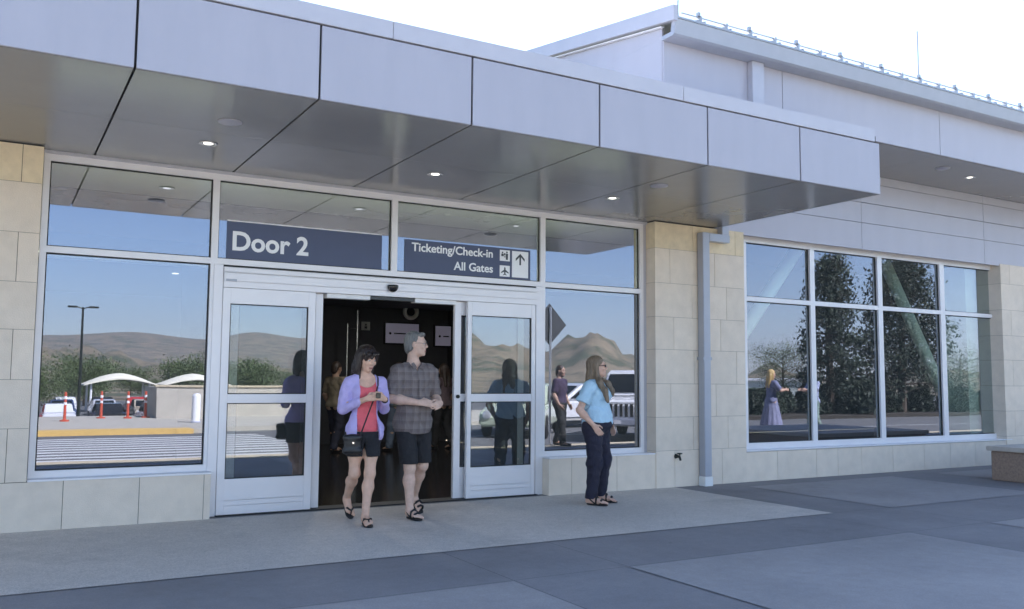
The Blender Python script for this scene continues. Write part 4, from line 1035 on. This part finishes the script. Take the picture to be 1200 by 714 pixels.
    bm = bmesh.new(); box(bm, .045, .095, -.292, -.284, 1.235, 1.285); obj('case', bm, M['sensor'], ph, .004)
woman_walking()

def shirt_mat():
    m, nt, b = new_mat('cloth_plaid'); L = nt.links.new
    tc = N(nt, 'ShaderNodeTexCoord'); sp = N(nt, 'ShaderNodeSeparateXYZ'); L(tc.outputs['Object'], sp.inputs[0])
    def stripe(o, f, w):
        a = N(nt, 'ShaderNodeMath', operation='MULTIPLY'); a.inputs[1].default_value = f; L(o, a.inputs[0])
        c = N(nt, 'ShaderNodeMath', operation='FRACT'); L(a.outputs[0], c.inputs[0])
        d = N(nt, 'ShaderNodeMath', operation='LESS_THAN'); d.inputs[1].default_value = w; L(c.outputs[0], d.inputs[0]); return d.outputs[0]
    s1, s2, s3, s4 = stripe(sp.outputs[0], 27, .16), stripe(sp.outputs[2], 24, .16), stripe(sp.outputs[0], 13.5, .45), stripe(sp.outputs[2], 12, .45)
    def add(a, c):
        x = N(nt, 'ShaderNodeMath', operation='ADD'); L(a, x.inputs[0]); L(c, x.inputs[1]); return x.outputs[0]
    tot = add(add(s1, s2), add(s3, s4))
    cr = N(nt, 'ShaderNodeValToRGB'); e = cr.color_ramp.elements; e[0].color = (.135, .108, .105, 1); e[1].color = (.23, .195, .185, 1)
    dv = N(nt, 'ShaderNodeMath', operation='DIVIDE'); dv.inputs[1].default_value = 3.; L(tot, dv.inputs[0]); L(dv.outputs[0], cr.inputs[0]); L(cr.outputs[0], b.inputs['Base Color']); b.inputs['Roughness'].default_value = .85
    return folds(m)

def man_walking():
    t = thing('person', 'grey haired man in glasses, short sleeved plaid shirt and black shorts looking aside', 'person', (3.83, -1.0, 0), R(4))
    J = dict(pelvis=(0, .0, 1.005), chest=(0, .0, 1.37), neck=(0, .015, 1.585), head=(.015, -.02, 1.79), head_yaw=R(52), head_pitch=R(2),
             hipL=(.098, 0, .955), hipR=(-.098, 0, .955), kneeL=(.118, .0, .525), kneeR=(-.075, -.085, .52), ankL=(.175, .285, .17), ankR=(-.075, -.10, .09), toeL=(.20, .17, .035), toeR=(-.06, -.29, .03),
             shL=(.198, .0, 1.52), shR=(-.198, .0, 1.52), elL=(.27, .035, 1.225), elR=(-.262, -.01, 1.225), wrL=(.20, -.215, 1.175), wrR=(-.065, -.235, 1.185))
    G, j, L_, H, q = skeleton(J, 'm', 1.04, 1.04)
    sk = skin_mat('fair', (.66, .44, .34))
    hands = hand(J['wrR'], (.10, -.05, -.005), (.1, .35, -.2), (0, -.2, 1), 1.08, .8) + hand(J['wrL'], (-.07, -.08, -.01), (-.1, .5, -.2), (0, -.2, 1), 1.08, .8)
    body_mesh(t, G, hands, sk, .0058)
    gm = hair_mat('grey', (.17, .165, .155), .6); face(t, L_, H, q, gm)
    hp = [Ell(L_(0, .034, .050), V3(.080, .088, .080) * q, H, .03), Ell(L_(0, .075, -.015), V3(.075, .045, .085) * q, H, .04), Cap(L_(-.070, .015, .03), L_(-.068, .045, -.055), .020, .018, .03), Cap(L_(.070, .015, .03), L_(.068, .045, -.055), .020, .018, .03), Cap(L_(-.04, -.052, .098), L_(.04, -.052, .098), .022, .022, .03)]
    fc = lambda X, Y, Z: -Ell(L_(0, -.105, -.02), V3(.072, .055, .105) * q, H).d(X, Y, Z, 0.)
    ear = lambda X, Y, Z: -np.minimum(Ell(L_(-.08, .008, -.01), V3(.022, .024, .034) * q, H).d(X, Y, Z, 0.), Ell(L_(.08, .008, -.01), V3(.022, .024, .034) * q, H).d(X, Y, Z, 0.))
    sdf_mesh('hair', hp, .0055, gm, t, cuts=[fc, ear], warp=hairwarp(L_(0, .02, 0), .0022, 30))
    # glasses
    bm = bmesh.new()
    for sg in (-1, 1):
        pts = [tuple(L_(sg * .033 + .022 * math.cos(a), -.098, .006 + .017 * math.sin(a))) for a in np.linspace(0, 2 * math.pi, 15)]
        tube(bm, pts, .0016, 5, False); tube(bm, [tuple(L_(sg * .055, -.096, .01)), tuple(L_(sg * .079, -.04, .012)), tuple(L_(sg * .082, .02, .008))], .0017, 5)
    tube(bm, [tuple(L_(-.011, -.099, .01)), tuple(L_(.011, -.099, .01))], .0016, 5)
    obj('glasses', bm, M['brass'], t)
    pm = shirt_mat()
    slv = []
    for n_ in 'LR':
        s_, e = V3(*J['sh' + n_]), V3(*J['el' + n_]); slv += [Cap(s_ + V3(0, 0, -.022), s_ * .1 + e * .9, .056, .062, .05)]
    skirt = [Ell((0, -.005, .93), (.175, .125, .20), k=.06), Ell((0, -.04, 1.12), (.15, .12, .15), k=.07)]
    nk2 = lambda X, Y, Z: .085 - np.sqrt(X ** 2 + (Y + .0) ** 2 + ((Z - 1.62) * .9) ** 2)
    vee = lambda X, Y, Z: np.minimum(np.minimum((Z - 1.50) * .35 - np.abs(X), -.03 - Y), 1.65 - Z)
    ends = []
    for n_ in 'LR':
        s_, e = V3(*J['sh' + n_]), V3(*J['el' + n_]); u = (e - s_) / np.linalg.norm(e - s_)
        pl_ = plane(u, s_ * .12 + e * .88); sg = 1 if n_ == 'L' else -1
        ends.append((lambda pl_, sg: (lambda X, Y, Z: np.minimum(np.minimum(pl_(X, Y, Z), (sg * X - .195) + 0 * Z), Z - 1.12)))(pl_, sg))
    hem = lambda X, Y, Z:   .858 + .02 * np.clip(np.abs(X) / .17, 0, 1) ** 2 - Z + 0 * Y
    sdf_mesh('shirt', G['torso'] + slv + skirt, .0065, pm, t, inflate=.018, cuts=[nk2, vee, hem, plane((0, 0, 1), (0, 0, 1.60))] + ends, warp=wrinkle(.0080))
    bm = bmesh.new()
    for sg in (-1, 1):
        prism(bm, [(sg * .012, 1.545), (sg * .052, 1.60), (sg * .082, 1.585), (sg * .058, 1.525)], -.098, -.090, 'y')
    obj('collar', bm, pm, t, .003)
    bm = bmesh.new(); prism(bm, [(-.150, 1.08), (-.141, 1.42), (-.137, 1.42), (-.146, 1.08)], -.015, .015, 'x'); 
    obj('placket', bm, pm, t)
    blk = cloth('black_long_shorts', (.014, .014, .017))
    P = G['torso'][:1] + G['torso'][6:8] + [Ell((0, 0, .93), (.15, .108, .12), k=.06)]
    for n_ in 'LR':
        hp_, kn = V3(*J['hip' + n_]), V3(*J['knee' + n_]); P += [Cap(hp_, kn, .094, .080, .02)]
    sdf_mesh('shorts', P, .0065, blk, t, inflate=.012, cuts=[plane((0, 0, -1), (0, 0, .555)), plane((0, 0, 1), (0, 0, .885))], warp=wrinkle(.003))
    for n_ in 'LR': sandal(t, J['ank' + n_], J['toe' + n_], flip=False, wide=.041)
man_walking()

def woman_waiting():
    t = thing('person', 'long haired woman in sunglasses and light blue t-shirt waiting, hand in pocket', 'person', (6.15, -1.06, 0), R(32))
    J = dict(pelvis=(0, .01, .935), chest=(0, .015, 1.24), neck=(0, .03, 1.43), head=(0, .0, 1.585), head_yaw=R(22), head_pitch=R(-2), belly=(0, -.06, 1.03),
             hipL=(.095, 0.01, .885), hipR=(-.095, 0.01, .885), kneeL=(.12, -.035, .475), kneeR=(-.125, -.02, .475), ankL=(.125, .02, .085), ankR=(-.15, .02, .085), toeL=(.165, -.165, .028), toeR=(-.155, -.17, .028),
             shL=(.185, .02, 1.365), shR=(-.185, .02, 1.365), elL=(.265, .09, 1.085), elR=(-.285, .105, 1.085), wrL=(.24, -.06, .90), wrR=(-.205, -.035, .915))
    G, j, L_, H, q = skeleton(J, 'f', 1.14)
    sk = skin_mat('ruddy', (.66, .41, .31))
    hands = hand(J['wrR'], (.03, -.06, -.085), (1, .2, 0), (.2, -1, 0), .95, .35) + hand(J['wrL'], (-.03, -.06, -.085), (-1, .2, 0), (-.2, -1, 0), .95, .35)
    body_mesh(t, G, hands, sk, .006)
    hm = hair_mat('greying_brown', (.20, .145, .095), .5); face(t, L_, H, q, hm, eyes=False)
    hp = [Ell(L_(0, .024, .043), V3(.085, .098, .088) * q, H, .03), Ell(L_(0, .07, -.05), V3(.082, .05, .12) * q, H, .05), Cap(L_(-.075, .015, .03), L_(-.080, -.01, -.20), .022, .032, .03), Cap(L_(.075, .015, .03), L_(.080, -.01, -.20), .022, .030, .03),
          Cap(L_(-.080, -.012, -.14), (-.108, -.070, 1.40), .036, .036, .03), Cap((-.108, -.070, 1.40), (-.118, -.140, 1.31), .036, .033, .03), Cap((-.118, -.140, 1.31), (-.112, -.172, 1.19), .033, .022, .03), Cap(L_(.070, -.03, -.14), (.066, -.105, 1.39), .030, .030, .03), Cap((.066, -.105, 1.39), (.066, -.160, 1.31), .030, .024, .03), Cap((.066, -.160, 1.31), (.062, -.172, 1.26), .024, .014, .03), Cap(L_(-.03, .085, -.1), (-.07, .12, 1.20), .05, .03, .04), Cap(L_(.04, .085, -.1), (.06, .12, 1.20), .05, .03, .04)]
    fc = lambda X, Y, Z: -Ell(L_(0, -.11, -.03), V3(.060, .062, .125) * q, H).d(X, Y, Z, 0.)
    sdf_mesh('hair', hp, .0058, hm, t, cuts=[fc], warp=hairwarp(L_(0, .02, 0), .0028, 32))
    g_ = []
    for sg in (-1, 1): g_ += [Ell(L_(sg * .033, -.094, .008), V3(.027, .008, .019) * q, H, .004), Cap(L_(sg * .058, -.086, .014), L_(sg * .080, .0, .010), .004, .004, .003)]
    g_.append(Cap(L_(-.012, -.098, .012), L_(.012, -.098, .012), .0035, .0035, .003))
    sdf_mesh('sunglasses', g_, .003, M['sensor'], t)
    blue = cloth('light_blue', (.46, .66, .80), .05)
    slv = []; ends = []
    for n_ in 'LR':
        s_, e = V3(*J['sh' + n_]), V3(*J['el' + n_]); slv += [Cap(s_ + V3(0, 0, -.022), s_ * .30 + e * .70, .054, .066, .05)]
        u = (e - s_) / np.linalg.norm(e - s_); pl_ = plane(u, s_ * .30 + e * .70); sg = 1 if n_ == 'L' else -1
        ends.append((lambda pl_, sg: (lambda X, Y, Z: np.minimum(np.minimum(pl_(X, Y, Z), (sg * X - .20) + 0 * Z), Z - 1.02)))(pl_, sg))
    nk2 = lambda X, Y, Z: .088 - np.sqrt(X ** 2 + (Y - .0) ** 2 + ((Z - 1.475) * .9) ** 2)
    hem = lambda X, Y, Z: .895 + .03 * np.clip(np.abs(X) / .17, 0, 1) ** 2 + .12 * (Y + .1) * 0 - Z
    sdf_mesh('t_shirt', G['torso'] + slv + [Ell((0, -.015, .97), (.16, .12, .15), k=.07)], .0065, blue, t, inflate=.016, cuts=[nk2, hem, plane((0, 0, 1), (0, 0, 1.44))] + ends, warp=wrinkle(.0075, .8))
    nav = cloth('navy', (.018, .017, .035), .15)
    P = G['torso'][:1] + G['torso'][8:10] + [Ell((0, -.03, .93), (.165, .13, .09), k=.06)]
    for n_ in 'LR':
        h_, k_, a_ = (V3(*J[x + n_]) for x in ('hip', 'knee', 'ank')); P += [Cap(h_, k_, .098, .074, .05), Cap(k_, a_, .072, .052, .04)]
    sdf_mesh('trousers', P, .0065, nav, t, inflate=.011, cuts=[plane((0, 0, -1), (0, 0, .075)), plane((0, 0, 1), (0, 0, .955))], warp=wrinkle(.0075))
    for n_ in 'LR': sandal(t, J['ank' + n_], J['toe' + n_], flip=False)
woman_waiting()

# ---- simpler figures deeper in the lobby and across the forecourt
def walker(label, loc, rz, top, legs, hair, skin=(.40, .25, .18), sex='m', skirt=False, sh=1.0, hat=None, longhair=False, reach=False, h=.009):
    t = thing('person', label, 'person', loc, R(rz))
    J = dict(pelvis=(0, 0, .95), chest=(0, 0, 1.27), neck=(0, .01, 1.46), head=(0, -.02, 1.63), hipL=(.092, 0, .90), hipR=(-.092, 0, .90), kneeL=(.10, -.09, .50), kneeR=(-.10, .0, .49), ankL=(.11, -.12, .09), ankR=(-.11, .16, .10), toeL=(.12, -.30, .03), toeR=(-.12, -.01, .03),
             shL=(.19, 0, 1.40), shR=(-.19, 0, 1.40), elL=(.25, .03, 1.12), elR=(-.25, .03, 1.12), wrL=(.24, -.1, .90), wrR=(-.24, -.1, .90), head_pitch=R(8))
    if reach: J.update(elL=(.27, -.12, 1.2), elR=(-.27, -.12, 1.2), wrL=(.13, -.34, 1.22), wrR=(-.13, -.34, 1.22))
    G, j, L_, H, q = skeleton(J, sex, 1.02)
    hd = hand(J['wrL'], (-.02, -.06 if not reach else -.1, -.08 if not reach else 0), (-1, 0, 0), (0, -1, .2), 1, .5) + hand(J['wrR'], (.02, -.06 if not reach else -.1, -.08 if not reach else 0), (1, 0, 0), (0, -1, .2), 1, .5)
    body_mesh(t, G, hd, skin_mat(label[:14], skin), h); face(t, L_, H, q, hair)
    hp = [Ell(L_(0, .028, .045), V3(.084, .095, .086) * q, H, .03), Ell(L_(0, .07, -.03), V3(.078, .045, .09) * q, H, .04)]
    if longhair: hp += [Cap(L_(-.05, .07, -.05), (-.06, .11, 1.30), .05, .035, .04), Cap(L_(.05, .07, -.05), (.06, .11, 1.30), .05, .035, .04), Cap(L_(-.075, .02, .02), L_(-.075, -.01, -.2), .025, .025, .03), Cap(L_(.075, .02, .02), L_(.075, -.01, -.2), .025, .025, .03)]
    sdf_mesh('hair', hp, h * .8, hair, t, cuts=[lambda X, Y, Z: -Ell(L_(0, -.105, -.03), V3(.066, .06, .115) * q, H).d(X, Y, Z, 0.)], warp=hairwarp(L_(0, .02, 0), .002, 26))
    P = G['torso'] + [Cap(J['shL'], V3(*J['shL']) * .3 + V3(*J['elL']) * .7, .060, .058, .04), Cap(J['shR'], V3(*J['shR']) * .3 + V3(*J['elR']) * .7, .060, .058, .04)]
    sdf_mesh('shirt', P, h * .9, top, t, inflate=.016, cuts=[plane((0, 0, -1), (0, 0, .88)), plane((0, 0, 1), (0, 0, 1.47))], warp=wrinkle(.004))
    if skirt:
        sdf_mesh('skirt', [Cap((0, 0, 1.0), (0, .02, .30), .15, .30, .05)], h * .9, legs, t, cuts=[plane((0, 0, -1), (0, 0, .22)), plane((0, 0, 1), (0, 0, 1.02))], warp=lambda X, Y, Z: .012 * np.sin(np.arctan2(Y, X) * 13) * np.clip(1.0 - Z, 0, 1))
    else:
        P = G['torso'][:1] + [Ell((0, 0, .93), (.15, .11, .1), k=.06)]
        for n_ in 'LR': P += [Cap(J['hip' + n_], J['knee' + n_], .095, .074, .05), Cap(J['knee' + n_], J['ank' + n_], .074, .062, .04)]
        sdf_mesh('trousers', P, h * .9, legs, t, inflate=.01, cuts=[plane((0, 0, -1), (0, 0, .06)), plane((0, 0, 1), (0, 0, .95))], warp=wrinkle(.005))
    for n_ in 'LR':
        a, b = V3(*J['ank' + n_]), V3(*J['toe' + n_])
        sdf_mesh('shoe', [Cap((a[0], a[1] + .03, .045), (b[0], b[1], .035), .04, .034, .03)], .007, M['sandal'], t, cuts=[plane((0, 0, -1), (0, 0, .004))])
    return t
hb, hbl, hg = hair_mat('brown', (.04, .025, .018)), hair_mat('blonde', (.55, .37, .14)), hair_mat('grey2', (.2, .2, .19))
walker('man in khaki shirt and navy trousers standing inside the lobby behind the open doors', (5.85, 7.3, -.004), 120, cloth('khaki', (.22, .18, .125)), cloth('navy2', (.02, .022, .04)), hb)
walker('person in dull blue jeans half hidden in the lobby between the walking couple', (7.05, 7.0, -.004), -160, cloth('dull_green', (.10, .10, .085)), cloth('jeans', (.10, .13, .18)), hb)
walker('woman in mauve top deep in the lobby near the open door edge', (8.15, 7.2, -.004), 200, cloth('mauve', (.12, .085, .095)), cloth('dark', (.02, .02, .022)), hb, sex='f', longhair=True)
walker('blonde woman in long violet blue dress standing in the sun at the kerb', (18.2, -7.7, 0), 105, cloth('violet_blue', (.17, .18, .29)), cloth('violet_blue2', (.20, .21, .32)), hbl, (.55, .35, .26), 'f', True, longhair=True, reach=True)
walker('man in patterned shirt and grey green trousers facing the blonde woman at the kerb', (19.75, -7.6, 0), -75, mat('patterned', (.30, .34, .48), .8, var=.6, scale=22), cloth('grey_green', (.22, .30, .27)), hg, (.5, .32, .24), reach=True)
walker('person in purple jacket and black trousers standing at the kerb by the diamond sign', (10.85, -6.9, 0), 150, cloth('purple', (.05, .032, .065)), cloth('black2', (.015, .015, .015)), hb)

# ------------------------------------------------------------------ air
bm = bmesh.new(); box(bm, -4200, 4200, -4100, 4100, -4, 260)
hm_ = bpy.data.materials.new('air'); hm_.use_nodes = True; hm_.node_tree.nodes.clear()
ho = hm_.node_tree.nodes.new('ShaderNodeOutputMaterial'); hv = hm_.node_tree.nodes.new('ShaderNodeVolumePrincipled')
hv.inputs['Color'].default_value = (.86, .90, .97, 1); hv.inputs['Density'].default_value = .00016; hv.inputs['Anisotropy'].default_value = .2
hm_.node_tree.links.new(hv.outputs[0], ho.inputs['Volume'])
tag(obj('haze', bm, hm_), 'thin pale blue air haze over the far hills', 'haze', kind='stuff')
# ------------------------------------------------------------------ light, sky, camera
SUN_EL, SUN_AZ = 46., 25.
wd = bpy.data.worlds.new('World'); scene.world = wd; wd.use_nodes = True
nt = wd.node_tree; bg = nt.nodes['Background']
sky = nt.nodes.new('ShaderNodeTexSky'); sky.sky_type = 'NISHITA'; sky.sun_disc = False
sky.sun_elevation = R(SUN_EL); sky.sun_rotation = R(SUN_AZ); sky.air_density = 1.0; sky.dust_density = .3; sky.ozone_density = 3.0; sky.altitude = 300
nt.links.new(sky.outputs[0], bg.inputs['Color']); bg.inputs['Strength'].default_value = .075
sl = bpy.data.lights.new('sun', 'SUN'); sl.energy = 5.0; sl.angle = R(.5); sl.color = (1, .95, .87)
so = bpy.data.objects.new('sun', sl); COL.objects.link(so)
sd = Vector((math.sin(R(SUN_AZ)) * math.cos(R(SUN_EL)), math.cos(R(SUN_AZ)) * math.cos(R(SUN_EL)), math.sin(R(SUN_EL))))
so.rotation_euler = sd.to_track_quat('Z', 'Y').to_euler(); so.location = (0, 20, 30)

cam = bpy.data.cameras.new('camera'); co = bpy.data.objects.new('camera', cam); COL.objects.link(co); scene.camera = co
yaw, pit, roll = R(30.16761), R(4.86985), R(.45234)
r_ = Vector((math.cos(yaw), -math.sin(yaw), 0)); fh = Vector((math.sin(yaw), math.cos(yaw), 0)); up = Vector((0, 0, 1))
d_ = fh * math.cos(pit) + up * math.sin(pit); u_ = up * math.cos(pit) - fh * math.sin(pit)
r2 = r_ * math.cos(roll) + u_ * math.sin(roll); u2 = u_ * math.cos(roll) - r_ * math.sin(roll)
mt = Matrix((r2, u2, -d_)).transposed().to_4x4(); mt.translation = (0, -9.6293, 1.42)
co.matrix_world = mt
cam.sensor_width = 36; cam.lens = 36 * 1042.898 / 1200; cam.clip_start = .05; cam.clip_end = 9000
vs_ = scene.view_settings; vs_.view_transform = 'Standard'; vs_.look = 'None'; vs_.gamma = 1; vs_.exposure = 2.3; vs_.use_curve_mapping = False
scene.cycles.max_bounces = 10; scene.cycles.transparent_max_bounces = 16; scene.cycles.use_denoising = True
